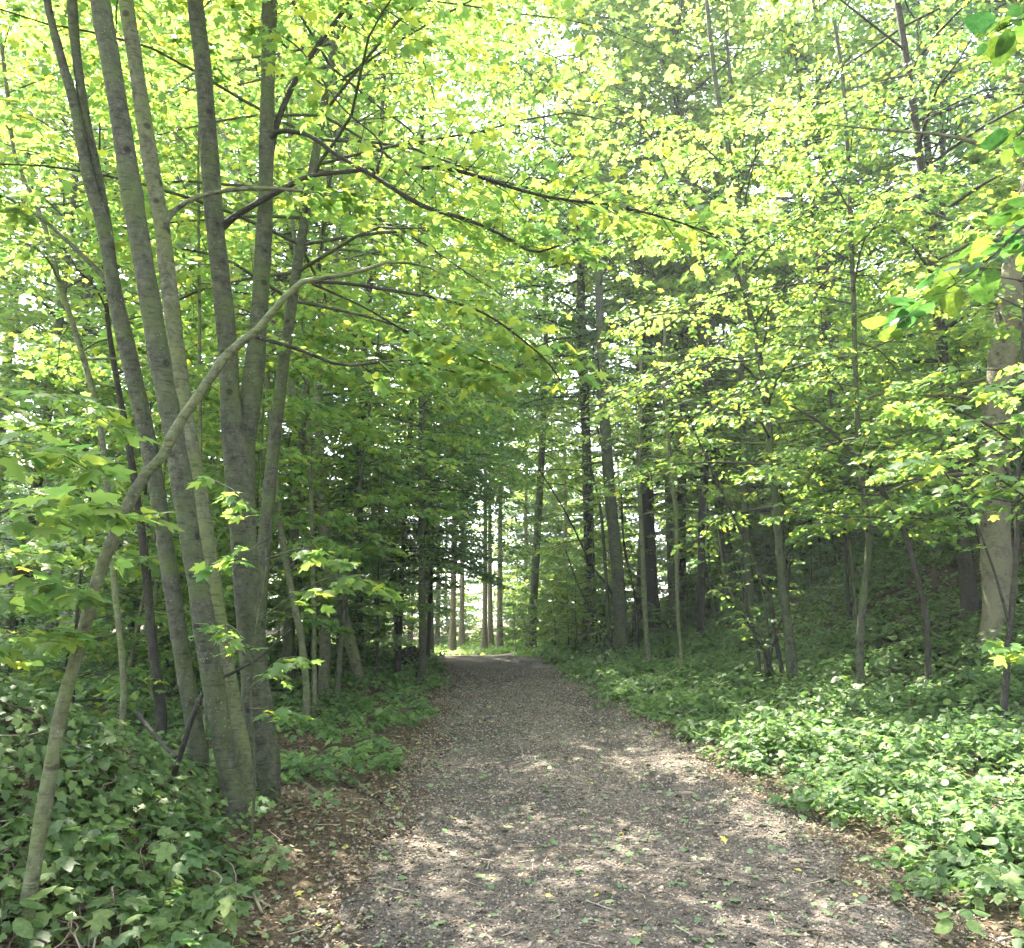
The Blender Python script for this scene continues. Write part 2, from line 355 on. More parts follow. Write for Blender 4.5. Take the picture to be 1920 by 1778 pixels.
mb = MB(); mb.add(np.stack([TX, TY, TZ], -1), np.stack([i, i + 1, i + 50, i + 49], -1).reshape(-1, 4))
tm = mb.mesh('track', G_TRACK, True); at = tm.attributes.new('wear', 'FLOAT', 'POINT')
wr = np.exp(-((np.abs(TV) - .47) / .15) ** 2) * (.75 + .25 * np.sin(TY * .9)) + .0 * TX
at.data.foreach_set('value', wr.ravel().astype(np.float32))
tag(obj('track', tm), 'grey brown gravel forest track with worn wheel lines', kind='structure')
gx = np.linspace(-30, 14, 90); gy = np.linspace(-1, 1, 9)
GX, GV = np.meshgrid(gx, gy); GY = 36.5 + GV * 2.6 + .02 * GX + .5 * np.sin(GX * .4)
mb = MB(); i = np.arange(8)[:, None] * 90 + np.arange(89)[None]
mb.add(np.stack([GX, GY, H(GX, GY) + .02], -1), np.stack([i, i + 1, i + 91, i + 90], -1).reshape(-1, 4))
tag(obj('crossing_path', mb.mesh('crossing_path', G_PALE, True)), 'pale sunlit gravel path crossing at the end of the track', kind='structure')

def edge_d(x, y):   # signed distance outside the track edge (right +, left +)
    return np.abs(x - cx(y)) - 1.75

# stones and leaf litter
def scatter(n, y0, y1, x0, x1, power=1.0, rng=R):
    u = rng.uniform(0, 1, n); y = y0 * (y1 / y0) ** (u ** power)
    x = cx(y) + rng.uniform(x0, x1, n); return x, y
def stones(n, rng):
    x, y = scatter(n, 2.6, 24, -1.9, 1.9, .8, rng)
    s = rng.uniform(.004, .013, n) * (1 + .04 * y); s = np.where(rng.random(n) < .03, s * 2, s)
    base = np.array([(1, 0, 0), (-.5, .8, 0), (-.5, -.8, 0), (.1, .1, .7), (0, 0, -.5)])
    th = rng.uniform(0, TAU, n); V = base[None] * rng.uniform(.7, 1.3, (n, 5, 1)) * s[:, None, None]
    X = V[..., 0] * np.cos(th)[:, None] - V[..., 1] * np.sin(th)[:, None]; Y = V[..., 0] * np.sin(th)[:, None] + V[..., 1] * np.cos(th)[:, None]
    W = np.stack([X + x[:, None], Y + y[:, None], V[..., 2] + (H(x, y) + .016)[:, None]], -1)
    f = np.array([[0, 1, 3], [1, 2, 3], [2, 0, 3], [1, 0, 4], [2, 1, 4], [0, 2, 4]])
    mb = MB(); mb.add(W.reshape(-1, 3), (f[None] + (np.arange(n) * 5)[:, None, None]).reshape(-1, 3)); return mb
M_STONE = bits_mat('gravel_stone', [(0, (.07, .06, .048)), (.3, (.15, .127, .10)), (.6, (.26, .225, .18)), (.92, (.28, .25, .21))], .8)
tag(obj('gravel', stones(42000, R).mesh('gravel', M_STONE)), 'loose grey gravel stones strewn over the track', 'gravel', kind='stuff')
def litter(n, rng, T, y0, y1, x0, x1, smin, smax, power=.8, dens=None, lift=.018):
    x, y = scatter(n, y0, y1, x0, x1, power, rng)
    if dens is not None:
        k = rng.random(n) < dens(x, y); x, y = x[k], y[k]
    n = len(x); th = rng.uniform(0, TAU, n)
    c = np.stack([x, y, H(x, y) + lift + rng.uniform(0, .012, n)], 1)
    nr = rng.normal(0, .38, (n, 3)); nr[:, 2] = 1
    h = np.stack([np.cos(th), np.sin(th), rng.normal(0, .15, n)], 1)
    mb = MB(); put_leaves(mb, c, nr, h, rng.uniform(smin, smax, n) * (1 + .03 * y), T); return mb
M_LIT = bits_mat('dry_leaf', [(0, (.07, .045, .025)), (.25, (.14, .10, .06)), (.5, (.185, .14, .088)), (.75, (.26, .205, .13)), (.93, (.16, .17, .07))])
M_LITG = bits_mat('fallen_green_leaf', [(0, (.09, .15, .06)), (.4, (.12, .17, .085)), (.75, (.18, .225, .11)), (.95, (.32, .31, .07))], .6)
ld = lambda x, y: np.clip(.05 + .9 * sm(-.6, .2, edge_d(x, y)) + .10 * np.exp(-((x - cx(y)) / .35) ** 2), 0, 1)
mb = litter(80000, R, T_OVAL, 2.6, 26, -4.6, 3.4, .010, .036, .8, ld)
tag(obj('leaf_litter', mb.mesh('leaf_litter', M_LIT)), 'dry brown leaf litter thickest along the verges of the track', 'leaf litter', kind='stuff')
mb = litter(3300, R, T_MAPLE, 2.6, 22, -2.6, 2.4, .02, .06, .8)
tag(obj('fallen_green_leaves', mb.mesh('fallen_green_leaves', M_LITG)), 'scattered dull green leaves fallen flat on the gravel', 'fallen leaves', kind='stuff')
# short twigs among the litter
n = 1500; x, y = scatter(n, 2.6, 20, -4.2, 3.2, .8); a = R.uniform(0, TAU, n); L_ = R.uniform(.04, .22, n)
u = np.linspace(-.5, .5, 3); X = x[:, None] + np.cos(a)[:, None] * L_[:, None] * u; Y = y[:, None] + np.sin(a)[:, None] * L_[:, None] * u
mb = MB(); tubes(mb, np.stack([X, Y, H(X, Y) + .024 + R.normal(0, .004, X.shape)], -1), np.full((n, 3), .0022) * R.uniform(.6, 1.8, (n, 1)), 4)
M_TWIG = bits_mat('dead_twig', [(0, (.09, .07, .05)), (.5, (.2, .16, .12)), (.8, (.32, .28, .22))])
tag(obj('fallen_twigs', mb.mesh('fallen_twigs', M_TWIG)), 'short dead twigs lying in the leaf litter', 'twigs', kind='stuff')

# ------------------------------------------------------------------ ground cover (uncountable)
def herbs(n, xf, yf, hmin, hmax, size, nl, T, rng, mask, tilt=.3, stems=True):
    """n little plants; xf,yf positions; each nl leaves spreading from the top of a thin stem"""
    x, y = xf, yf; k = rng.random(len(x)) < mask(x, y); x, y = x[k], y[k]; n = len(x)
    z = H(x, y); h = rng.uniform(hmin, hmax, n) * (.75 + .5 * wob(x, y, 1.7)); h = np.maximum(h, .04)
    a0 = rng.uniform(0, TAU, n)
    lx = rng.normal(0, .12, n) * h; ly = rng.normal(0, .12, n) * h
    a = a0[:, None] + np.arange(nl)[None] * TAU / nl * 1.03 + rng.normal(0, .25, (n, nl))
    lev = (np.arange(nl) % 3)[None] / 3.0
    s = (size * rng.uniform(.5, 1.4, n) * (1 + .015 * y))[:, None] * rng.uniform(.7, 1.1, (n, nl))
    hd = np.stack([np.cos(a), np.sin(a), rng.normal(-.15, .2, a.shape)], -1)
    c = np.stack([x + lx, y + ly, z + h], -1)[:, None] + hd * (s * .45)[..., None]
    c[..., 2] -= lev * h[:, None] * .5
    nr = rng.normal(0, tilt, c.shape); nr[..., 2] = 1; nr += hd * .3
    lf = MB(); put_leaves(lf, c.reshape(-1, 3), nr.reshape(-1, 3), hd.reshape(-1, 3), s.ravel(), T)
    if stems:
        sp = np.stack([np.stack([x, y, z - .02], -1), np.stack([x + lx * .4, y + ly * .4, z + h * .5], -1), np.stack([x + lx, y + ly, z + h], -1)], 1)
        tubes(lf, sp, np.full((n, 3), .0025), 3)
    return lf
def area(n, x0, x1, y0, y1, rng, power=1.0):
    y = y0 + (y1 - y0) * rng.uniform(0, 1, n) ** power; return rng.uniform(x0, x1, n), y
def right_mask(x, y):
    d = x - (cx(y) + np.interp(y, [4, 6, 9.4, 12, 17, 25], [2.0, 1.85, 1.9, 1.55, 1.35, 1.45]) + .12 * np.sin(y * 1.1 + .5) + .12 * np.sin(y * 3.1))
    d = d + .35 * wob(x, y, 2.7)
    return sm(-.35, .75, d) * (.3 + .7 * sm(-.3, .3, wob(x, y, 1.2) + .25)) * (1 - .75 * np.exp(-((x - 8.6) / 1.3) ** 2 - ((y - 15) / 1.6) ** 2)) * (1 - .7 * np.exp(-((x - 7.0) / 1.2) ** 2 - ((y - 20) / 2) ** 2))
def left_mask(x, y):
    d = (cx(y) - 2.0 - .3 * np.sin(y * 1.3) - 1.6 * sm(9.2, 7.2, y)) - x
    return np.where(d > 0, .3 + .7 * sm(-.3, .2, wob(x, y, 1.1) + .3), 0) * sm(6.6, 7.6, y)
x, y = area(7500, 1.6, 9, 3.0, 10, R, 1.1); lf = herbs(0, x, y, .10, .36, .075, 7, T_MAPLE, R, right_mask)
x, y = area(3800, 2, 9, 3.0, 10, R); k = herbs(0, x, y, .06, .3, .07, 6, T_BROAD, R, right_mask)
lf.add(np.concatenate(k.v), k.f[0]); 
for extra in ():
    pass
tag(obj('ground_cover', lf.mesh('ground_cover', M_HERB)), 'thick low green herbs on the near part of the right bank', 'ground cover', kind='stuff')
x, y = area(31000, 1, 17, 9.5, 32, R, 1.2); lf = herbs(0, x, y, .12, .42, .1, 7, T_OVAL, R, right_mask, stems=False)
tag(obj('ground_cover', lf.mesh('bank_cover', M_HERB)), 'green carpet of herbs rising up the slope on the right', 'ground cover', kind='stuff')
x, y = area(9500, -14, -1, 6.6, 30, R, 1.4); lf = herbs(0, x, y, .1, .4, .08, 7, T_MAPLE, R, left_mask, stems=False)
tag(obj('ground_cover', lf.mesh('left_cover', M_HERB)), 'leafy herbs on the left verge beyond the tree roots', 'ground cover', kind='stuff')
x, y = area(16000, -40, 34, 30, 62, R, 1.3)
far_mask = lambda x, y: np.where((np.abs(y - 36.5 - .02 * x) > 2.4) & ~((np.abs(x - cx(y)) < 1.8) & (y < 35)), 1.0, 0)
lf = herbs(0, x, y, .05, .35, .2, 6, T_OVAL, R, far_mask, stems=False)
tag(obj('clearing_grass', lf.mesh('clearing_grass', M_GRASS)), 'sunlit yellow green grass and weeds of the clearing beyond the track', 'grass', kind='stuff')
# ivy on the mound
def ivy(n, rng):
    x = rng.uniform(-6.0, -1.7, n); y = rng.uniform(3.1, 7.0, n)
    m = (H(x, y) - np.interp(y, [-40, 4, 10], [-1, 0, .16]) > .16 + .2 * rng.random(n)) & (wob(x, y, 3.4) + .3 * rng.normal(0, 1, n) > -.38)
    x, y = x[m], y[m]; e = .03
    nx_ = -(H(x + e, y) - H(x - e, y)) / (2 * e); ny_ = -(H(x, y + e) - H(x, y - e)) / (2 * e)
    nn = np.stack([nx_, ny_, np.ones_like(nx_)], 1); nn /= np.linalg.norm(nn, axis=1, keepdims=True)
    c = np.stack([x, y, H(x, y)], 1) + nn * rng.uniform(.01, .14, (len(x), 1))
    h = rng.normal(0, .7, c.shape) + nn * .1; h[:, 2] -= .7
    lf = MB(); put_leaves(lf, c, nn + rng.normal(0, .33, c.shape) + np.array([.12, -.35, .3]), h, rng.uniform(.035, .085, len(x)), T_IVY); return lf
tag(obj('ivy', ivy(16000, R).mesh('ivy', M_IVY)), 'dark glossy ivy trailing over the earth mound in the lower left', 'ivy', kind='stuff')

x, y = area(900, -5.2, -1.5, 3.2, 5.6, R); mnd = lambda x, y: (H(x, y) > .25) * sm(-.1, .3, wob(x, y, 1.9)) * sm(5.6, 4.2, y + .25 * (x + 3))
lf = herbs(0, x, y, .05, .2, .085, 5, T_MAPLE, R, mnd)
tag(obj('ground_cover', lf.mesh('mound_cover', M_HERB)), 'brighter lobed leaves of seedlings among the ivy on the front of the mound', 'ground cover', kind='stuff')
x, y = area(700, -3.4, -1.25, 3.2, 5.6, R); fc = lambda x, y: sm(-1.1, -1.7, x + .28 * (y - 4)) * (.35 + .65 * sm(-.2, .3, wob(x, y, 1.5) + .2))
lf = herbs(0, x, y, .06, .26, .095, 6, T_MAPLE, R, fc)
tag(obj('ground_cover', lf.mesh('front_cover', M_HERB)), 'fresh bright leaves in front of the ivy mound at the bottom left', 'ground cover', kind='stuff')
n = 130; x = R.uniform(-4.6, -1.8, n); y = R.uniform(3.5, 5.4, n); a = R.uniform(-.9, .9, n) - 1.2; L_ = R.uniform(.25, .8, n); u = np.linspace(0, 1, 7)
X = x[:, None] + np.cos(a)[:, None] * L_[:, None] * u + .03 * np.sin(u * 9 + x[:, None] * 9); Y = y[:, None] + np.sin(a)[:, None] * L_[:, None] * u
mb = MB(); tubes(mb, np.stack([X, Y, H(X, Y) + .04 + .09 * np.sin(u * 3.1)], -1), np.full((n, 7), .003) * R.uniform(.6, 2.0, (n, 1)), 4)
tag(obj('ivy_stems', mb.mesh('ivy_stems', M_TWIG)), 'bare ivy stems and thin roots trailing down the mound', 'ivy stems', kind='stuff')

# ------------------------------------------------------------------ hero trees, traced as stems standing on the ground
def stem_pts(px, Y, dY=None, top=None, rng=R):
    """px list of (px,py,width px) from base upwards; Y depth of the stem, drifting by dY to its top"""
    n = len(px); out = []; rad = []
    for k, (a, b, wd) in enumerate(px):
        Yk = Y + (dY or 0) * (k / max(n - 1, 1)) ** 1.3
        p = P(a, b, Yk); out.append(p); rad.append(wd * .5 * Yk / F * .88)
    out = np.array(out); rad = np.array(rad)
    if top is not None and out[-1, 2] < top:
        d = out[-1] - out[-2]; d /= np.linalg.norm(d); z = out[-1, 2]; r = rad[-1]
        for k in range(1, 5):
            dd = d * (1 - k / 6) + np.array([0, 0, 1]) * k / 6; dd /= np.linalg.norm(dd)
            out = np.vstack([out, out[-1] + dd * (top - z) / 4 / max(dd[2], .5)]); rad = np.append(rad, r * (1 - .21 * k))
    return out, rad
def trunk_mesh(mb, pts, rad, rng, sides=14, flare=.4, seg=.12, knots=True):
    L = np.linalg.norm(np.diff(pts, axis=0), axis=1).sum(); n = int(np.clip(L / seg, 12, 110))
    q = crom(np.column_stack([pts, rad]), n); p, r = q[:, :3].copy(), np.maximum(q[:, 3], .002)
    s = np.linspace(0, L, n)
    r = r * (1 + flare * np.exp(-s / .15))
    r = r * (1 + .03 * np.sin(s * 5 + rng.uniform(0, 6)) + .02 * np.sin(s * 13 + rng.uniform(0, 6)))
    if knots:
        for _ in range(int(L * .9)):
            c = rng.uniform(0, L); r = r * (1 + .10 * np.exp(-((s - c) / .06) ** 2))
    tubes(mb, p[None], r[None], sides)
    return p, r

SUNNY = M_MAPLE
def hero(name, label, px, Y, dY=0, top=12, bark=B_GREY, extra=(), crown=None, base=None, cat='tree', group=None, sprays=(), flare=.4, lmat=None, size=.11, T=T_MAPLE, seed=1):
    flare *= .8
    """extra: further stems of the same trunk; crown: (z0,z1,n,length,n_tw,lpt); sprays: traced branches"""
    rng = np.random.default_rng(seed)
    pts, rad = stem_pts(px, Y, dY, top)
    b = pts[0].copy(); gz = float(H(b[0], b[1]))
    if b[2] > gz - .05:
        pts = np.vstack([[b[0] - (pts[1, 0] - b[0]) * .1, b[1], gz - .15], pts]); rad = np.append(rad[0], rad)
    org = np.array([b[0], b[1], gz])
    e = empty(name, org, label, cat, group)
    tb, cb = MB(), MB()
    p, r = trunk_mesh(tb, pts, rad, rng, flare=flare)
    for ex, exY, exdY, extop in extra:
        q, rr = stem_pts(ex, exY, exdY, extop); q2, r2 = trunk_mesh(tb, q, rr, rng, flare=0)
        if crown: trunk_limbs(tb, cb, q2, r2, rng, crown[0], crown[1], crown[2] // 2, crown[3], size, crown[4], crown[5], T)
    if crown: trunk_limbs(tb, cb, p, r, rng, *crown[:3], crown[3], size, crown[4], crown[5], T)
    for sp in sprays:
        q, rr = stem_pts(sp['px'], sp.get('Y', Y), sp.get('dY', 0))
        bm = MB(); trunk_mesh(bm, q, rr, rng, sides=8, flare=.25, seg=.1, knots=False)
        lb = MB()
        limb(bm, lb, q, rr[0], rng, sp.get('size', size), sp.get('tw', 12), sp.get('lpt', 10), sp.get('T', T_MAPLEFINE), s0=sp.get('s0', .4), tl=sp.get('tl', .25), skin=False, tlmax=sp.get('tlmax', .8))
        bo = obj('branch', bm.mesh('branch', bark if not sp.get('dark') else B_DARK, True, org), e)
        obj('leaves', lb.mesh('branch_leaves', lmat or SUNNY, False, org), bo)
    obj('trunk', tb.mesh('trunk', bark, True, org), e)
    if cb.n: obj('crown', cb.mesh('crown', lmat or SUNNY, False, org), e)
    return e
CR = (7.6, 14, 18, 2.6, 11, 12)
hero('maple_tree', 'slim grey green trunk leftmost of the big leaning stems, twin stem merging near the top', [(372, 1415, 36), (345, 1250, 34), (325, 1120, 33), (302, 970, 33), (288, 880, 34), (265, 770, 36), (240, 660, 37), (215, 550, 33), (195, 430, 30), (165, 330, 27), (140, 200, 24), (115, 110, 20), (88, 0, 18)], 6.6, -.4, 13,
     extra=[([(215, 540, 24), (200, 420, 22), (183, 330, 22), (160, 220, 22), (143, 100, 22), (135, 0, 24)], 6.5, -.3, 13)], crown=CR, seed=11,
     sprays=[dict(px=[(205, 530, 11), (150, 475, 10), (90, 420, 8), (30, 380, 7), (-60, 330, 6)], Y=6.4, tw=10, s0=.5)])
hero('maple_tree', 'thickest grey trunk leaning left, right hand member of the front pair on the left', [(440, 1500, 46), (420, 1400, 44), (395, 1250, 44), (375, 1120, 43), (355, 1000, 42), (337, 880, 42), (320, 780, 43), (300, 680, 44), (284, 580, 45), (265, 470, 46), (245, 350, 46), (225, 220, 45), (205, 100, 45), (188, 0, 46)], 6.05, -.5, 14, crown=CR, seed=12)
hero('maple_tree', 'leaning trunk with rough dark side seam, close behind the thickest grey trunk', [(458, 1440, 34), (437, 1320, 32), (415, 1200, 33), (398, 1080, 33), (380, 950, 32), (360, 850, 33), (338, 700, 33), (325, 600, 35), (312, 500, 36), (303, 420, 36), (285, 320, 36), (266, 200, 36), (250, 90, 34), (236, 0, 34)], 6.6, -.6, 13, bark=B_GREEN, crown=CR, seed=13,
     sprays=[dict(px=[(308, 430, 14), (322, 400, 12), (360, 374, 11), (420, 358, 10), (490, 353, 10), (560, 358, 8), (620, 365, 7), (690, 370, 6)], Y=6.2, dY=.4, s0=.6)])
hero('maple_tree', 'stout forked trunk with flared mossy roots at the edge of the track', [(492, 1425, 66), (480, 1300, 58), (466, 1120, 56), (456, 1000, 56), (450, 900, 60), (434, 780, 46), (426, 640, 42), (415, 530, 41), (402, 410, 42), (390, 250, 41), (380, 120, 38), (366, 0, 38)], 7.0, -.5, 14,
     extra=[([(462, 960, 38), (460, 850, 42), (468, 760, 46), (478, 680, 44), (486, 590, 38), (493, 470, 36), (498, 370, 34), (500, 250, 33), (504, 80, 34), (506, 0, 34)], 7.0, -.4, 14)], crown=CR, seed=14, flare=.55,
     sprays=[dict(px=[(412, 428, 20), (450, 400, 14), (520, 360, 13), (580, 331, 12), (650, 322, 11), (730, 316, 11), (830, 316, 10), (900, 332, 9), (980, 358, 8), (1060, 375, 7), (1150, 385, 6), (1250, 410, 5), (1340, 440, 4)], Y=6.7, dY=-.9, dark=True, tw=44, s0=.42, lpt=10, tl=.26, size=.105, tlmax=1.1),
             dict(px=[(505, 300, 16), (520, 230, 15), (555, 150, 13), (600, 80, 12), (660, 0, 10), (720, -80, 8), (790, -150, 6)], Y=6.8, dY=-.4, dark=True, s0=.5, tw=14),
             dict(px=[(505, 262, 12), (525, 246, 11), (580, 255, 10), (630, 290, 10), (700, 330, 10), (790, 385, 11), (870, 410, 9), (940, 440, 8), (1000, 472, 6), (1050, 460, 4)], Y=6.7, dY=-1.2, dark=True, tw=40, s0=.3, lpt=10, tl=.28, size=.10, tlmax=1.1),
             dict(px=[(700, 330, 6), (715, 270, 5), (640, 200, 4), (560, 90, 4), (470, 40, 3)], Y=6.0, dark=True, tw=8)])
hero('arching_sapling', 'smooth pale green sapling rising from the lower left corner and arching over to the right', [(30, 1830, 34), (48, 1720, 30), (68, 1600, 28), (92, 1460, 28), (118, 1320, 27), (150, 1210, 26), (185, 1080, 25), (225, 980, 25), (265, 900, 24), (302, 860, 23), (332, 800, 22), (380, 730, 21), (430, 660, 20), (480, 622, 18), (530, 562, 16), (570, 527, 13), (620, 520, 11), (680, 508, 9), (720, 492, 8), (790, 497, 5), (840, 520, 3)], 4.0, .4, None, bark=B_GREEN, seed=15,
     sprays=[dict(px=[(570, 527, 10), (650, 532, 8), (740, 546, 8), (820, 560, 7), (900, 584, 6), (960, 622, 5), (1020, 672, 4), (1050, 712, 3)], Y=4.4, dY=.4, dark=True, s0=.3, tw=26, lpt=8, size=.09, tl=.3, tlmax=.7),
             dict(px=[(480, 632, 9), (560, 655, 8), (620, 680, 7), (660, 686, 6), (760, 676, 5), (860, 700, 5), (940, 724, 3)], Y=4.35, dY=.3, dark=True, s0=.4, tw=18, lpt=8, size=.085, tl=.28, tlmax=.7),
             dict(px=[(585, 532, 6), (680, 575, 5), (760, 620, 5), (850, 652, 4), (960, 702, 3)], Y=4.4, dY=.5, dark=True, s0=.4, tw=18, lpt=8, size=.085, tl=.28, tlmax=.7)])
# thinner stems on the left
def thin(label, px, dY=0, top=9, bark=B_GREEN, crown=(4.5, 9, 12, 1.9, 10, 10), seed=1, name='young_tree', Y=None, **k):
    b = hit(px[0][0], px[0][1]) if Y is None else None
    return hero(name, label, px, float(b[1]) if Y is None else Y, dY, top, bark, crown=crown, seed=seed, **k)
thin('thin wavy stem at the far left edge', [(232, 1290, 13), (215, 1100, 13), (205, 960, 13), (195, 860, 13), (180, 760, 13), (150, 650, 12), (108, 520, 12), (85, 430, 11), (62, 370, 10), (28, 290, 9), (12, 160, 9), (0, 60, 8)], seed=21, Y=8.5)
thin('dark upright stem standing in the sunlit gap left of the leaning trunks', [(302, 1335, 22), (285, 1200, 19), (275, 1080, 18), (258, 940, 16), (235, 800, 14), (215, 690, 12), (200, 580, 10), (190, 430, 8)], seed=22, Y=9.5, bark=B_DARK)
thin('pale green stem with a fork, left of the leaning stem by the wire', [(605, 1312, 24), (610, 1200, 22), (612, 1100, 22), (608, 1000, 21), (602, 900, 20), (597, 760, 20), (600, 640, 18), (620, 540, 15), (632, 450, 13), (640, 330, 12), (635, 250, 11), (625, 120, 10), (605, 0, 9)], seed=23, top=13, crown=(7, 13, 16, 2.4, 11, 11))
thin('pale green stem leaning left across its upright neighbour on the left verge', [(682, 1297, 24), (650, 1180, 24), (625, 1070, 22), (608, 960, 20), (580, 870, 19), (560, 780, 19), (540, 690, 18), (512, 590, 16), (480, 480, 14), (440, 330, 12), (410, 220, 10)], seed=24, top=12, crown=(6, 12, 14, 2.2, 10, 10))
thin('slender pale stem between the forked trunk and the pale green stem', [(575, 1300, 15), (565, 1200, 14), (545, 1100, 14), (528, 1000, 13), (515, 880, 12), (505, 760, 11), (500, 640, 10), (498, 500, 9)], seed=25, Y=11.5)
thin('straight brown pole of a trunk at the left edge of the track', [(792, 1287, 16), (792, 1200, 15), (791, 1050, 15), (790, 900, 14), (790, 760, 13), (786, 600, 11), (785, 450, 9)], seed=26, bark=B_GREY, crown=(3.6, 9, 18, 2.2, 11, 11))
thin('very thin upright stem right of the forked trunk, seen against the foliage', [(590, 1290, 9), (585, 1000, 9), (575, 700, 9), (560, 520, 8), (547, 400, 8), (543, 250, 7), (552, 120, 7), (555, 0, 6)], seed=27, Y=12.5)
thin('very thin straight stem between the leaning trunks and the forked trunk', [(385, 1330, 9), (380, 1100, 9), (376, 850, 8), (374, 600, 7), (372, 330, 6)], seed=28, Y=9.2)
# right side
thin('knotty young trunk with a high fork, left of the shrub stems on the right bank', [(1488, 1292, 22), (1480, 1200, 20), (1466, 1080, 18), (1455, 950, 17), (1444, 850, 15), (1440, 770, 14), (1420, 650, 13), (1398, 545, 13), (1393, 450, 13), (1381, 350, 14), (1360, 250, 13), (1340, 140, 11), (1325, 0, 10)], seed=31, top=11, bark=B_GREY, crown=(3.6, 11, 38, 3.2, 13, 12),
     sprays=[dict(px=[(1398, 548, 9), (1350, 452, 8), (1300, 400, 7), (1250, 330, 7), (1215, 250, 6), (1150, 200, 5), (1060, 185, 4)], tw=16, s0=.3), dict(px=[(1440, 770, 7), (1400, 690, 6), (1330, 670, 5), (1250, 690, 4), (1190, 720, 3)], dark=True, tw=10, s0=.3)])
thin('thin crooked trunk on the right bank with a pale foot', [(1617, 1303, 17), (1612, 1220, 16), (1619, 1120, 16), (1630, 1020, 15), (1621, 940, 13), (1612, 850, 12), (1605, 740, 11), (1600, 550, 11), (1595, 430, 11), (1590, 300, 10), (1580, 150, 9), (1565, 40, 8)], seed=32, top=10, bark=B_GREY, crown=(3.0, 10, 26, 2.3, 12, 12))
thin('dark bent stem arching left over the crooked trunk on the right bank', [(1741, 1312, 13), (1740, 1230, 12), (1735, 1150, 12), (1714, 1060, 12), (1690, 985, 12), (1640, 900, 11), (1590, 840, 9), (1535, 790, 7), (1480, 760, 4)], seed=33, top=None, bark=B_DARK, crown=(3.0, 4.2, 12, 1.3, 9, 10))
thin('dark stem at the right edge forking in front of the flaking trunk', [(1880, 1362, 14), (1892, 1200, 12), (1905, 1050, 11), (1908, 880, 10), (1915, 700, 9), (1925, 500, 8)], seed=34, top=7, bark=B_DARK, crown=(2.6, 7, 20, 1.8, 11, 11),
     sprays=[dict(px=[(1900, 900, 8), (1860, 840, 6), (1800, 790, 5), (1740, 760, 4), (1690, 750, 3)], dark=True, tw=10, s0=.3, size=.09), dict(px=[(1890, 1160, 6), (1860, 1060, 5), (1820, 960, 4), (1760, 870, 3)], dark=True, tw=7, s0=.4, size=.09)])
hero('sycamore_tree', 'broad old trunk with pale flaking bark at the right edge', [(1868, 1205, 66), (1872, 1120, 60), (1866, 1000, 60), (1866, 850, 58), (1876, 700, 56), (1905, 500, 54), (1945, 300, 50), (1990, 100, 46)], float(hit(1868, 1210)[1]), 0, 16, bark=B_PALE, crown=(3.6, 16, 40, 3.2, 14, 14), seed=35)
thin('massive dark trunk right of the track, lit gap on its left', [(1228, 1195, 31), (1220, 1080, 28), (1214, 950, 27), (1208, 800, 25), (1202, 650, 24), (1196, 450, 20)], seed=36, top=16, bark=B_DARK, crown=(6, 16, 26, 3, 13, 12), flare=.25)
thin('brown trunk behind the dark shrub stems at the right of the track', [(1165, 1235, 27), (1160, 1100, 26), (1146, 950, 25), (1136, 820, 24), (1128, 680, 20), (1122, 500, 17)], seed=37, top=15, bark=B_GREY, crown=(6, 15, 22, 3, 12, 12))
thin('grey trunk just right of the massive dark trunk', [(1264, 1195, 20), (1260, 1050, 21), (1255, 900, 22), (1252, 740, 22), (1248, 560, 20), (1240, 380, 17)], seed=38, top=16, crown=(6, 16, 22, 3, 12, 12), bark=B_GREY)
thin('dark post like trunk between the grey trunk and the shrub stems', [(1314, 1196, 18), (1315, 1080, 16), (1317, 950, 15), (1325, 800, 14), (1332, 680, 13), (1338, 540, 11)], seed=39, top=12, crown=(5, 12, 20, 2.6, 12, 12), bark=B_DARK)
thin('thin pale stem in front of the massive dark trunk', [(1218, 1262, 12), (1210, 1160, 11), (1203, 1000, 10), (1198, 880, 9), (1202, 740, 8), (1200, 600, 7)], seed=40, top=8)
thin('slim stem with a kinked foot right of the massive dark trunk', [(1273, 1282, 9), (1278, 1240, 9), (1270, 1130, 9), (1268, 980, 9), (1258, 880, 9), (1250, 760, 8), (1246, 600, 6)], seed=41, top=8)


# ------------------------------------------------------------------ foreground saplings and overhanging leaves
def cane_clump(label, base, canes, seed, sz=.085, leafy=True):
    """a shrub of several canes: list of px polylines"""
    rng = np.random.default_rng(seed); b = hit(*base); e = empty('shrub', b, label, 'shrub')
    lb = MB()
    for k, cpx in enumerate(canes):
        q, rr = stem_pts(cpx, b[1] + rng.uniform(-.15, .15), rng.uniform(-.4, .4)); q[0, 2] = min(q[0, 2], float(H(q[0, 0], q[0, 1])) - .03)
        tb = MB(); trunk_mesh(tb, q, rr, rng, sides=7, flare=.2, seg=.15)
        if leafy: limb(tb, lb, q, rr[0] * .6, rng, sz, 12, 8, T_MAPLE, s0=.35, tl=.22, skin=False, tlmax=.8)
        obj('stem', tb.mesh('stem', B_DARK if k % 3 else B_GREY, True, b), e)
    if lb.n: obj('leaves', lb.mesh('shrub_leaves', M_MAPLE, False, b), e)
cane_clump('clump of crossing thin stems beside the knotty young trunk on the right bank', (1450, 1290),
    [[(1440, 1292, 9), (1425, 1180, 8), (1370, 1110, 7), (1352, 1040, 6), (1345, 980, 5)], [(1472, 1290, 10), (1455, 1200, 9), (1440, 1110, 8), (1400, 1020, 7), (1352, 920, 6), (1298, 800, 4)],
     [(1428, 1290, 7), (1418, 1200, 6), (1400, 1140, 5), (1385, 1060, 4)], [(1436, 1290, 6), (1440, 1200, 5), (1430, 1110, 4), (1395, 1000, 3)], [(1465, 1288, 6), (1420, 1200, 6), (1390, 1150, 4), (1340, 1100, 3)],
     [(1450, 1292, 8), (1444, 1230, 7), (1475, 1130, 5), (1480, 1040, 4)]], 61)
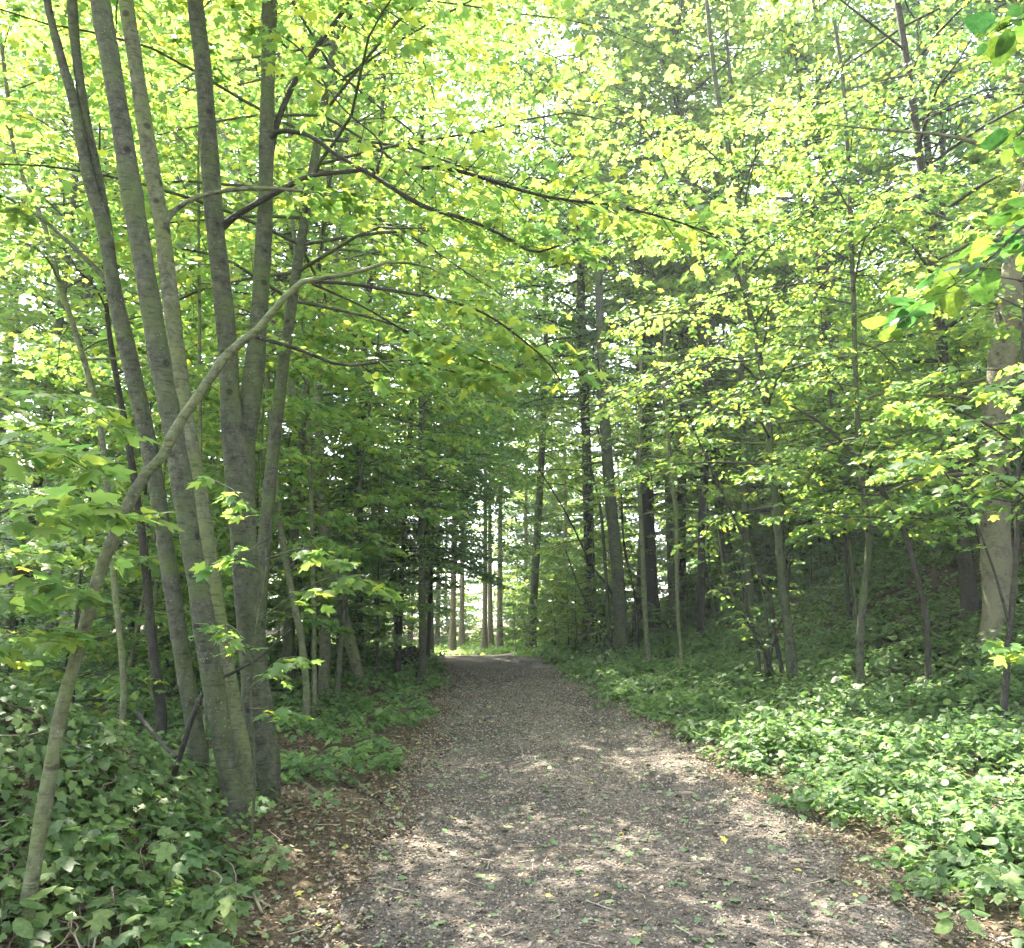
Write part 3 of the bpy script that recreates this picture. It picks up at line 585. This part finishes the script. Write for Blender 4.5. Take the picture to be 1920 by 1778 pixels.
cane_clump('clump of thin dark canes leaning left at the foot of the brown trunk', (1150, 1235),
    [[(1142, 1240, 8), (1140, 1150, 7), (1134, 1050, 7), (1125, 950, 6), (1100, 850, 4)], [(1172, 1238, 9), (1165, 1130, 8), (1150, 1020, 7), (1140, 900, 5), (1120, 800, 4)],
     [(1178, 1235, 7), (1150, 1120, 6), (1110, 1060, 5), (1060, 960, 4), (1010, 880, 3)], [(1135, 1235, 5), (1115, 1160, 5), (1085, 1100, 4), (1060, 1030, 3)],
     [(1200, 1238, 6), (1190, 1120, 5), (1170, 1020, 5), (1165, 920, 4)], [(1160, 1238, 5), (1130, 1180, 4), (1100, 1140, 3)]], 62)
cane_clump('bundle of dark stems in the shade left of the straight pole trunk', (745, 1225),
    [[(738, 1228, 16), (740, 1160, 13), (736, 1090, 10), (730, 1000, 8)], [(770, 1222, 8), (774, 1120, 7), (778, 1020, 6)], [(764, 1224, 4), (768, 1120, 4), (762, 1010, 3)], [(640, 1240, 10), (634, 1100, 9), (630, 980, 8)]], 63)
# a sapling at the left edge, its broad leaves hanging in front of the wood
HL = dict(top=None, crown=None, lmat=M_MAPLE)
hero('young_tree', 'sapling at the far left edge with broad bright green leaves held in tiers', [(-70, 1700, 16), (-75, 1300, 14), (-60, 1000, 12), (-50, 760, 9), (-20, 640, 5)], 3.5, .1, seed=71, size=.115, bark=B_GREEN, **HL,
     sprays=[dict(px=[(-60, 1010, 7), (0, 960, 6), (80, 940, 5), (170, 945, 4), (240, 960, 2)], tw=11, lpt=6, s0=.1, size=.13, tl=.35, Y=3.6), dict(px=[(-55, 880, 7), (10, 830, 5), (90, 840, 4), (180, 890, 2)], tw=10, lpt=6, s0=.1, size=.13, tl=.35, Y=3.7),
             dict(px=[(-50, 780, 6), (20, 740, 5), (90, 740, 4), (150, 760, 3), (210, 800, 2)], tw=9, lpt=6, s0=.1, size=.12, tl=.33, Y=4.0), dict(px=[(-60, 1150, 6), (20, 1100, 5), (90, 1090, 4), (150, 1120, 3)], tw=10, lpt=6, s0=.1, size=.12, tl=.35, Y=3.8),
             dict(px=[(-65, 1260, 5), (0, 1200, 4), (80, 1180, 3), (140, 1190, 2)], tw=8, lpt=6, s0=.1, size=.11, tl=.35, Y=3.9), dict(px=[(-60, 1050, 7), (30, 1030, 6), (110, 1020, 4), (190, 1040, 3)], tw=10, lpt=6, s0=.1, size=.12, tl=.35, Y=4.4)])
hero('young_tree', 'low sapling with flat pale leaves in front of the forked trunk', [(478, 1440, 5), (470, 1300, 4), (480, 1180, 4), (500, 1060, 3), (490, 960, 2)], 5.6, .1, seed=72, size=.11, bark=B_GREY, **HL,
     sprays=[dict(px=[(490, 1160, 4), (560, 1110, 3), (640, 1080, 3), (720, 1105, 2)], Y=5.5, tw=8, lpt=6, s0=.2, size=.115, tl=.3), dict(px=[(498, 1050, 4), (560, 1030, 3), (610, 1040, 2), (640, 1060, 2)], Y=5.3, tw=6, lpt=5, s0=.2, size=.11, tl=.3),
             dict(px=[(495, 1000, 4), (450, 930, 3), (400, 900, 2)], Y=5.4, tw=5, lpt=5, s0=.2, size=.11, tl=.3), dict(px=[(500, 1010, 4), (440, 1050, 3), (390, 1060, 2)], Y=5.3, tw=6, lpt=5, s0=.2, size=.1, tl=.3),
             dict(px=[(470, 1290, 4), (520, 1240, 3), (570, 1230, 2)], Y=5.3, tw=6, lpt=5, s0=.2, size=.1, tl=.3), dict(px=[(472, 1330, 4), (500, 1330, 3), (560, 1345, 2)], Y=5.2, tw=5, lpt=5, s0=.2, size=.1, tl=.35),
             dict(px=[(475, 1240, 4), (440, 1180, 3), (410, 1170, 2)], Y=5.3, tw=6, lpt=5, s0=.2, size=.1, tl=.3)])
hero('young_tree', 'near tree at the right edge hanging large smooth leaves into the upper right', [(2350, 1900, 60), (2330, 1300, 55), (2300, 600, 50), (2250, 0, 46)], 2.6, 0, seed=73, size=.1, bark=B_GREY, top=6, crown=None, T=T_BROAD, lmat=M_BROAD,
     sprays=[dict(T=T_BROAD, px=[(2290, 300, 12), (2100, 330, 9), (1950, 400, 6), (1850, 490, 4), (1750, 560, 3), (1680, 610, 2)], Y=2.5, tw=13, lpt=4, s0=.45, size=.085, tl=.16), dict(T=T_BROAD, px=[(2260, 0, 12), (2080, -20, 9), (1950, 20, 6), (1870, 60, 3)], Y=2.5, tw=9, lpt=4, s0=.5, size=.09, tl=.2),
             dict(T=T_BROAD, px=[(2280, 200, 10), (2100, 190, 8), (1980, 210, 6), (1900, 260, 3)], Y=2.6, tw=7, lpt=4, s0=.5, size=.085, tl=.2), dict(T=T_BROAD, px=[(2280, 350, 10), (2100, 420, 8), (1980, 440, 6), (1860, 440, 3)], Y=2.9, tw=10, lpt=5, s0=.4, size=.085, tl=.2)])
hero('young_tree', 'leafy sapling at the right edge with pale sunlit leaves low down', [(2010, 1500, 16), (2000, 1200, 14), (1980, 900, 11), (1960, 700, 8)], 5.2, 0, seed=74, size=.09, bark=B_DARK, **HL,
     sprays=[dict(px=[(1985, 900, 7), (1900, 830, 5), (1820, 780, 4), (1740, 760, 3), (1690, 770, 2)], Y=5.2, tw=14, lpt=8, s0=.15, tl=.28), dict(px=[(1990, 1000, 7), (1920, 930, 5), (1840, 880, 4), (1760, 850, 3), (1690, 880, 2)], Y=5.0, tw=14, lpt=7, s0=.15, tl=.28),
             dict(px=[(1995, 1260, 6), (1940, 1220, 4), (1880, 1200, 3)], Y=5.0, tw=8, lpt=6, s0=.15, tl=.35), dict(px=[(1975, 800, 6), (1910, 740, 4), (1850, 720, 3)], Y=5.1, tw=9, lpt=7, s0=.15, tl=.3)])

# ------------------------------------------------------------------ seedlings standing out in the foreground
def seedling(label, px, py, h, n, size, seed, T=T_MAPLEFINE, mat=M_HERB):
    rng = np.random.default_rng(seed); b = hit(px, py); e = empty('seedling', b, label, 'plant'); 
    tb, lb = MB(), MB(); top = np.array([rng.normal(0, .03), rng.normal(0, .03), h])
    sp = np.array([[0, 0, -.02], top * .5 + [.01, 0, 0], top]); tubes(tb, sp[None], np.array([[.004, .003, .002]]), 5)
    for i in range(n):
        az = i * 2.4 + rng.uniform(-.3, .3); f = 1 - .5 * (i / n); hd = np.array([math.cos(az), math.sin(az), rng.uniform(-.05, .3)])
        p0 = top * f; p1 = p0 + hd * size * rng.uniform(.35, .8); tubes(tb, np.array([[p0, (p0 + p1) / 2 + [0, 0, .01], p1]]), np.array([[.0018, .0015, .0012]]), 4)
        hd2 = hd.copy(); hd2[2] = rng.uniform(-.45, -.1)
        put_leaves(lb, p1[None], (np.array([0, -.35, 1]) + rng.normal(0, .22, 3) + hd * .25)[None], hd2[None], size * rng.uniform(.75, 1.15), T)
    obj('stem', tb.mesh('stem', B_GREEN, True), e); obj('leaves', lb.mesh('seedling_leaves', mat), e)
for a in [('seedling with large lobed leaves low on the ivy mound, nearest the middle', 320, 1680, .30, 9, .125, 1), ('bright lobed seedling at the bottom edge left of the earth bank', 200, 1775, .20, 8, .115, 2), ('seedling with clustered leaves at the right foot of the ivy mound', 410, 1770, .26, 11, .105, 3),
          ('pair of pale leaves on a seedling at the very bottom left of centre', 300, 1830, .16, 6, .10, 4), ('small seedling beside the leaf litter left of the track', 520, 1660, .22, 9, .08, 5), ('seedling growing below the flared roots of the forked trunk', 600, 1540, .24, 9, .08, 6),
          ('narrow leaved plant in the lower left corner beside the arching sapling', -10, 1800, .22, 7, .14, 7, T_OVAL), ('sunlit seedling with rounded leaves in the bottom right corner', 1815, 1775, .17, 7, .095, 8, T_BROAD), ('large leaved seedling at the right edge above the rounded one', 1895, 1740, .3, 9, .11, 9),
          ('seedling on the ivy mound just right of the arching sapling', 200, 1560, .2, 8, .085, 10, T_BROAD), ('seedling at the foot of the thickest grey trunk', 470, 1560, .22, 8, .08, 11), ('isolated tuft of herb leaves at the right verge of the track', 1500, 1530, .12, 10, .06, 12)]:
    seedling(*a)
def fern(px, py, L, seed, label):
    rng = np.random.default_rng(seed); b = hit(px, py); e = empty('fern', b, label, 'fern', 'ferns on the right bank')
    for k in range(9):
        az = k * TAU / 9 + rng.uniform(-.2, .2); l = L * rng.uniform(.8, 1.1); s = np.linspace(0, 1, 14)
        d = np.array([math.cos(az), math.sin(az)]); q = np.stack([d[0] * s * l * .8, d[1] * s * l * .8, l * (.95 * s - .65 * s ** 2)], 1)
        mb = MB(); tubes(mb, q[None], np.linspace(.003, .001, 14)[None], 4)
        ss = np.linspace(.12, 1, 26); c = crom(q, 60)[(ss * 59).astype(int)]; per = np.array([-d[1], d[0], 0])
        for sd in (1, -1):
            hd = np.tile(per * sd, (26, 1)) + np.array([d[0], d[1], 0]) * .35 + [0, 0, -.15]
            put_leaves(mb, c, np.tile([0, 0, 1.], (26, 1)) + rng.normal(0, .1, (26, 3)), hd, l * .24 * np.sin(np.pi * (.12 + .85 * ss)) + .01, T_NEEDLE3)
        obj('frond', mb.mesh('frond', M_HERB), e)
T_NEEDLE3 = (np.array([(-.12, 0, 0), (.12, 0, 0), (.14, .4, 0), (0, 1, -.08), (-.14, .4, 0)]), np.array([[0, 1, 2, 3, 4]]))
for k, (a, b, l, t) in enumerate([(1780, 1235, .75, 'fern in front of the old flaking trunk'), (1345, 1225, .7, 'fern beside the dark post like trunk'), (1505, 1250, .6, 'fern right of the knotty young trunk'), (1420, 1215, .6, 'fern behind the clump of crossing stems'), (1660, 1215, .6, 'fern between the crooked trunk and the dark bent stem')]):
    fern(a, b, l, 80 + k, t)

# ------------------------------------------------------------------ stump, roots, fallen branches, wire
def ico_blob(c, r, seed, n=18):
    rng = np.random.default_rng(seed); th = np.linspace(0, math.pi, n); ph = np.arange(2 * n) * TAU / (2 * n); TH, PH = np.meshgrid(th, ph, indexing='ij')
    rr = 1 + .12 * np.sin(3 * PH + 2 * TH) + .07 * np.sin(7 * PH - 3 * TH) + .05 * rng.normal(0, 1, TH.shape)
    V = np.stack([r[0] * rr * np.sin(TH) * np.cos(PH), r[1] * rr * np.sin(TH) * np.sin(PH), r[2] * rr * np.cos(TH)], -1) + c
    m = 2 * n; i = np.arange(n - 1)[:, None] * m; j = np.arange(m)[None]; f = np.stack([i + j, i + (j + 1) % m, i + m + (j + 1) % m, i + m + j], -1).reshape(-1, 4); return V.reshape(-1, 3), f
b = hit(768, 1252); e = empty('tree_stump', b, 'dark rounded ivy covered stump beside the straight pole trunk', 'stump'); mb = MB()
mb.add(*ico_blob(np.array([0, 0, .22]), (.36, .3, .34), 5)); obj('stump', mb.mesh('stump', B_DARK, True), e)
rng = np.random.default_rng(9); v = rng.normal(0, 1, (260, 3)); v /= np.linalg.norm(v, axis=1, keepdims=True); v = v[v[:, 2] > -.2]; lb = MB()
put_leaves(lb, v * [.39, .33, .37] + [0, 0, .22], v + rng.normal(0, .3, v.shape), rng.normal(0, .5, v.shape) - [0, 0, .6], rng.uniform(.04, .08, len(v)), T_IVY); obj('ivy_leaves', lb.mesh('stump_ivy', M_IVY), e)
def ground_stick(name, label, pts, r0, r1, bark, cat, up=.02, n=24, group=None):
    q = np.array([hit(*p)[:2] for p in pts]); q3 = crom(np.column_stack([q, np.zeros(len(q))]), n); q3[:, 2] = H(q3[:, 0], q3[:, 1]) + up
    mb = MB(); rr = np.linspace(r0, r1, n) * (1 + .1 * np.sin(np.arange(n) * 1.7)); tubes(mb, q3[None], rr[None], 8)
    o = q3[0].copy(); m = mb.mesh(name, bark, True, o); ob = obj(name, m, None, o); tag(ob, label, cat, group); return ob
ground_stick('tree_root', 'pale root running from the forked trunk towards the track', [(505, 1425), (540, 1450), (575, 1475), (610, 1500)], .045, .018, B_GREEN, 'root', .01)
ground_stick('tree_root', 'mossy root curling down the bank right of the forked trunk', [(515, 1410), (560, 1425), (610, 1440), (665, 1470), (700, 1495)], .055, .015, B_GREEN, 'root', .005)
ground_stick('tree_root', 'short root beneath the leaning trunk behind the thickest grey trunk', [(470, 1440), (500, 1480), (540, 1520)], .04, .014, B_GREY, 'root', .005)
ground_stick('fallen_branch', 'bleached stick lying in the litter below the bank', [(462, 1640), (475, 1690), (492, 1728)], .012, .008, B_PALE, 'branch', .03)
ground_stick('fallen_branch', 'dark twig lying across the litter left of the track', [(640, 1470), (700, 1500), (745, 1530)], .009, .005, B_DARK, 'branch', .02)
ground_stick('fallen_branch', 'thin pale twig at the bottom right of the track', [(1460, 1735), (1500, 1752), (1560, 1768)], .005, .003, B_PALE, 'branch', .03)
bk = np.array([P(255, 1335, 5.6), P(300, 1390, 5.4), P(330, 1420, 5.2)]); bk[:, 2] = np.maximum(bk[:, 2], H(bk[:, 0], bk[:, 1]) + .02); mb = MB(); tubes(mb, crom(bk, 8)[None], np.linspace(.018, .011, 8)[None], 7)
tag(obj('fallen_branch', mb.mesh('dead_branch', B_DARK, True, bk[0]), None, bk[0]), 'broken dark branch sticking out of the ivy on top of the mound', 'branch')
bk = np.array([P(330, 1360, 6.0), P(380, 1300, 6.0), P(440, 1260, 6.2), P(490, 1230, 6.3), P(545, 1180, 6.4)]); bk[0, 2] = H(bk[0, 0], bk[0, 1]); mb = MB(); tubes(mb, crom(bk, 14)[None], np.linspace(.022, .007, 14)[None], 7)
tag(obj('fallen_branch', mb.mesh('leaning_branch', B_DARK, True, bk[0]), None, bk[0]), 'dead branch leaning across the foot of the left trunks', 'branch')
wa, wb = P(608, 1262, 13), P(690, 1265, 13.2); s = np.linspace(0, 1, 12)[:, None]; q = wa + (wb - wa) * s; q[:, 2] -= (.02 * np.sin(np.pi * s[:, 0])); mb = MB(); tubes(mb, q[None], np.full((1, 12), .003), 4)
tag(obj('fence_wire', mb.mesh('fence_wire', B_DARK, True, wa), None, wa), 'thin wire stretched between two pale stems on the left verge', 'wire')

# ------------------------------------------------------------------ stock trees of the wood, copied
def make_tree(h, r, z0, n, length, size, n_tw, lpt, T, lmat, bark, seed, shape='round', rise=.5, droop=.35, tlmax=9, lean=.06):
    rng = np.random.default_rng(seed); p, rr = wobble_trunk(h, r, rng, lean=lean, bend=lean * .5)
    q = crom(np.column_stack([p, rr]), 40); tb, cb = MB(), MB(); tubes(tb, q[None, :, :3], q[None, :, 3], 10)
    trunk_limbs(tb, cb, q[:, :3], q[:, 3], rng, z0, h * .99, n, length, size, n_tw, lpt, T, rise, droop, shape, tlmax=tlmax)
    return tb.mesh('trunk', bark, True), cb.mesh('crown', lmat)
KINDS = {
 'young': [make_tree(5.5, .035, .9, 26, 1.6, .10, 12, 12, T_MAPLE, M_MAPLE, B_GREEN, 101), make_tree(7.5, .05, 1.4, 32, 2.0, .11, 12, 13, T_MAPLE, M_MAPLE, B_GREY, 102),
           make_tree(4.5, .03, .6, 24, 1.4, .095, 11, 12, T_OVAL, M_HERB, B_DARK, 103), make_tree(6.5, .045, 1.0, 30, 1.9, .10, 12, 12, T_OVAL, M_DARK, B_DARK, 104)],
 'high': [make_tree(8.5, .05, 3.0, 34, 2.1, .11, 12, 12, T_MAPLE, M_MAPLE, B_GREY, 171), make_tree(7.5, .04, 2.6, 32, 1.9, .105, 12, 12, T_OVAL, M_MAPLE, B_DARK, 172)],
 'tall': [make_tree(17, .15, 4.5, 46, 3.4, .16, 15, 14, T_MAPLE, M_MAPLE, B_GREY, 111), make_tree(20, .19, 6, 48, 3.8, .17, 15, 14, T_OVAL, M_DARK, B_DARK, 112),
          make_tree(15, .12, 3.2, 44, 3.0, .15, 15, 14, T_MAPLE, M_MAPLE, B_GREEN, 113)],
 'overhang': [make_tree(20, .12, 3.7, 42, 4.9, .16, 15, 14, T_MAPLE, M_MAPLE, B_GREY, 161, 'open', .45, .3), make_tree(22, .13, 4.2, 42, 4.6, .17, 15, 14, T_OVAL, M_MAPLE, B_DARK, 162, 'open', .45, .3), make_tree(13, .09, 3.1, 40, 4.3, .13, 16, 16, T_OVAL, M_DARK, B_DARK, 163, 'open', .12, .22), make_tree(8.5, .07, 2.7, 46, 3.5, .12, 16, 15, T_OVAL, M_DARK, B_DARK, 164, 'open', .15, .3), make_tree(15, .09, 5.4, 56, 4.6, .13, 15, 14, T_MAPLE, M_MAPLE, B_GREY, 165, 'open', .35, .25)],
 'giant': [make_tree(30, .24, 9, 84, 5.2, .2, 16, 15, T_MAPLE, M_MAPLE, B_GREY, 181, 'open', .4, .3), make_tree(28, .22, 8, 84, 5.0, .2, 16, 15, T_OVAL, M_DARK, B_DARK, 182, 'open', .4, .3)],
 'spruce': [make_tree(21, .2, 3.0, 120, 3.0, .11, 16, 16, T_NEEDLE, M_SPRUCE, B_DARK, 121, 'cone', .05, .35)],
 'pine': [make_tree(22, .17, 9.5, 60, 3.2, .22, 14, 14, T_FAR, M_MAPLE, B_PINE, 131, 'open', .3, .3, lean=.012)],
 'far': [make_tree(18, .17, .8, 70, 4.2, .34, 14, 14, T_FAR, M_MAPLE, B_GREY, 141), make_tree(15, .15, .5, 64, 3.8, .32, 14, 14, T_FAR, M_DARK, B_DARK, 142)],
 'bush': [make_tree(5.2, .05, .2, 40, 2.7, .2, 11, 11, T_FAR, M_MAPLE, B_GREY, 191)],
 'shrub': [make_tree(2.4, .018, .15, 20, 1.0, .08, 10, 10, T_MAPLE, M_MAPLE, B_DARK, 151, 'round'), make_tree(1.7, .014, .1, 18, .8, .075, 10, 10, T_OVAL, M_HERB, B_DARK, 152, 'round')],
}
INFO = {'young': ('young_tree', 'slim young broadleaf tree in the undergrowth beside the track', 'tree', 'young trees of the understorey'),
        'high': ('young_tree', 'slender tree on the right bank carrying its leaves above head height', 'tree', 'slender trees on the right bank'),
        'tall': ('forest_tree', 'tall broadleaf forest tree with a high green crown', 'tree', 'tall broadleaf trees of the wood'),
        'giant': ('forest_tree', 'very tall forest tree whose crown fills the top of the view', 'tree', 'tallest trees towards the clearing'),
        'overhang': ('forest_tree', 'tall forest tree spreading its branches over the track', 'tree', 'trees arching over the track'),
        'spruce': ('spruce_tree', 'dark blue green spruce standing among the broadleaf trees', 'tree', 'spruces in the wood'),
        'pine': ('pine_tree', 'straight bare pine trunk in the bright clearing', 'tree', 'pines at the clearing'),
        'far': ('distant_tree', 'leafy tree in the distant wood edge', 'tree', 'distant trees behind the clearing'),
        'bush': ('bush', 'sunlit yellow green bush at the edge of the clearing', 'bush', 'sunlit bushes round the clearing'),
        'shrub': ('shrub', 'low leafy shrub growing under the trees', 'shrub', 'shrubs under the trees')}
def plant(kind, x, y, s=1.0, v=None, rot=None, label=None):
    nm, lb, cat, grp = INFO[kind]; k = KINDS[kind]; v = int(R.integers(len(k))) if v is None else v
    z = float(H(x, y)) - .05
    e = empty(nm, (x, y, z), label or lb, cat, grp)
    e.rotation_euler[2] = R.uniform(0, TAU) if rot is None else rot; e.scale = (s, s, s * R.uniform(.9, 1.12))
    obj('trunk', k[v][0], e); obj('crown', k[v][1], e); return e
placed = []
def ok(x, y, dmin):
    return all((x - a) ** 2 + (y - b) ** 2 > dmin * dmin for a, b in placed)
def clear(x, y, m=2.6):
    return abs(x - float(cx(y))) < m and y < 34
def clearing(x, y): return ((x + 11) / 24) ** 2 + ((y - 46) / 13) ** 2 < 1 or (abs(x - (-1.5)) < 4.0 and 30 < y < 60)
def fill(kind, n, x0, x1, y0, y1, dmin, smin=.8, smax=1.2, m=2.6, test=None):
    c = 0; tries = 0
    while c < n and tries < n * 60:
        tries += 1; x, y = R.uniform(x0, x1), R.uniform(y0, y1)
        if clear(x, y, m) or clearing(x, y) or abs(x) > .78 * y + 4: continue
        if test and not test(x, y): continue
        if not ok(x, y, dmin): continue
        placed.append((x, y)); plant(kind, x, y, R.uniform(smin, smax)); c += 1
for x, y, s_, v in [(-4.2, 15.5, .8, 0), (-3.6, 19.5, .95, 1), (-3.2, 23.0, .9, 2), (-5.2, 27.0, .95, 0), (3.2, 32, .9, 0), (7.6, 13.5, .85, 1), (7.0, 24, 1.1, 0), (-7.2, 22, 1.05, 1), (-8.5, 31, 1.1, 0), (-2.95, 21.3, 1, 3), (-2.7, 26.2, 1.05, 3), (-3.9, 27.5, .9, 3), (-2.85, 9.2, 1, 4)]:
    placed.append((x, y)); plant('overhang', x, y, s_, v)
for x, y, v in [(4.8, 31, 0), (12.5, 31, 0), (-11, 31, 0), (6.0, 39, 0), (-15, 34, 1), (18, 31, 1), (-19, 30, 0), (2.9, 30.6, 1), (0.9, 41, 0), (-9.6, 29, 0), (-16, 27, 0), (7.4, 27.5, 0)]:
    placed.append((x, y)); plant('giant', x, y, R.uniform(.92, 1.05), v)
placed.append((-3.9, 37)); plant('giant', -3.9, 37, 1.22, 0)
fill('tall', 3, -13, -9, 15, 25, 2.5, .8, 1.1, 3.0)
fill('tall', 4, 9.5, 24, 18, 34, 2.8, .9, 1.15, 3.0)
for x, y in [(6.4, 31), (-8.5, 26.5), (11, 26)]: placed.append((x, y)); plant('spruce', x, y, R.uniform(.85, 1.1))
for x, y, v in [(-3.0, 14.2, 1), (-2.9, 17.6, 2), (-3.4, 24.8, 3), (2.6, 28.2, 0), (-3.6, 12.2, 0), (-4.4, 16.6, 2)]:
    placed.append((x, y)); plant('young', x, y, R.uniform(1.0, 1.2), v)
for x, y, v in [(2.3, 28.6, 0), (2.1, 30.2, 0), (3.0, 26.6, 1), (1.7, 31.4, 1), (3.6, 30.4, 0), (-4.4, 31.5, 0), (-5.2, 33, 1), (1.0, 33.4, 0), (.2, 35, 1)]:
    placed.append((x, y)); plant('shrub', x, y, R.uniform(1.0, 1.35), v)
for x, y, q in [(-9, 55, 1), (-6.5, 57, 1.2), (-4, 56, .8), (-1.5, 58, 1), (1.5, 53, 1.1), (3.2, 47, 1), (3.4, 40, .7), (2.6, 35.5, .55), (4.6, 36.5, .8), (-11.5, 51, 1), (.2, 55.5, .7), (5.6, 43, 1.1), (1.9, 32.8, .4)]:
    placed.append((x, y)); plant('bush', x, y, q)
fill('young', 32, -12.5, -3, 10, 33, 1.1, .8, 1.25, 3.2)
fill('young', 14, 9, 17, 12, 22, 1.5, .75, 1.2, 3.3)
fill('young', 18, 6, 17, 23, 33, 1.3, .75, 1.2, 3.3)
fill('high', 3, 6.5, 12, 12, 18, 1.6, .85, 1.2, 3.3)
fill('shrub', 26, -12, -3, 9, 30, .9, .8, 1.5, 2.7)
fill('shrub', 16, 3, 12, 22, 33, .9, .8, 1.5, 2.6)
fill('tall', 10, 6, 34, 34, 58, 4, .9, 1.2)
fill('far', 60, -70, 70, 59, 84, 3.3, .7, 1.25, test=lambda x, y: not (-15 < x < 1) or R.random() < .4)
fill('far', 24, 8, 50, 35, 60, 3.0, .6, 1.1)
fill('far', 12, -55, -30, 40, 62, 3.0, .5, .8)
for x, y in [(P(q, 1210, yy)[0], yy) for q, yy in [(848, 42), (866, 52), (908, 45), (920, 49), (937, 47), (985, 58), (1062, 54), (820, 56)]]:
    plant('pine', x, y, R.uniform(.9, 1.1))
# ------------------------------------------------------------------ the air between the trees
mb = MB(); a, b_ = np.array([-460., -260, -8]), np.array([460., 760, 34])
V = np.array([[(a, b_)[i][0], (a, b_)[j][1], (a, b_)[k][2]] for k in (0, 1) for j in (0, 1) for i in (0, 1)])
mb.add(V, np.array([[0, 2, 3, 1], [4, 5, 7, 6], [0, 1, 5, 4], [1, 3, 7, 5], [3, 2, 6, 7], [2, 0, 4, 6]]))
hm = bpy.data.materials.new('haze'); hm.use_nodes = True; ht = hm.node_tree
for q in list(ht.nodes): ht.nodes.remove(q)
pv = ht.nodes.new('ShaderNodeVolumePrincipled'); pv.inputs['Color'].default_value = (.93, .97, 1, 1); pv.inputs['Density'].default_value = .0011; pv.inputs['Anisotropy'].default_value = 0
ho = ht.nodes.new('ShaderNodeOutputMaterial'); ht.links.new(pv.outputs[0], ho.inputs['Volume'])
tag(obj('haze', mb.mesh('haze', hm)), 'pale sunlit haze between the far trees', 'haze', kind='stuff')
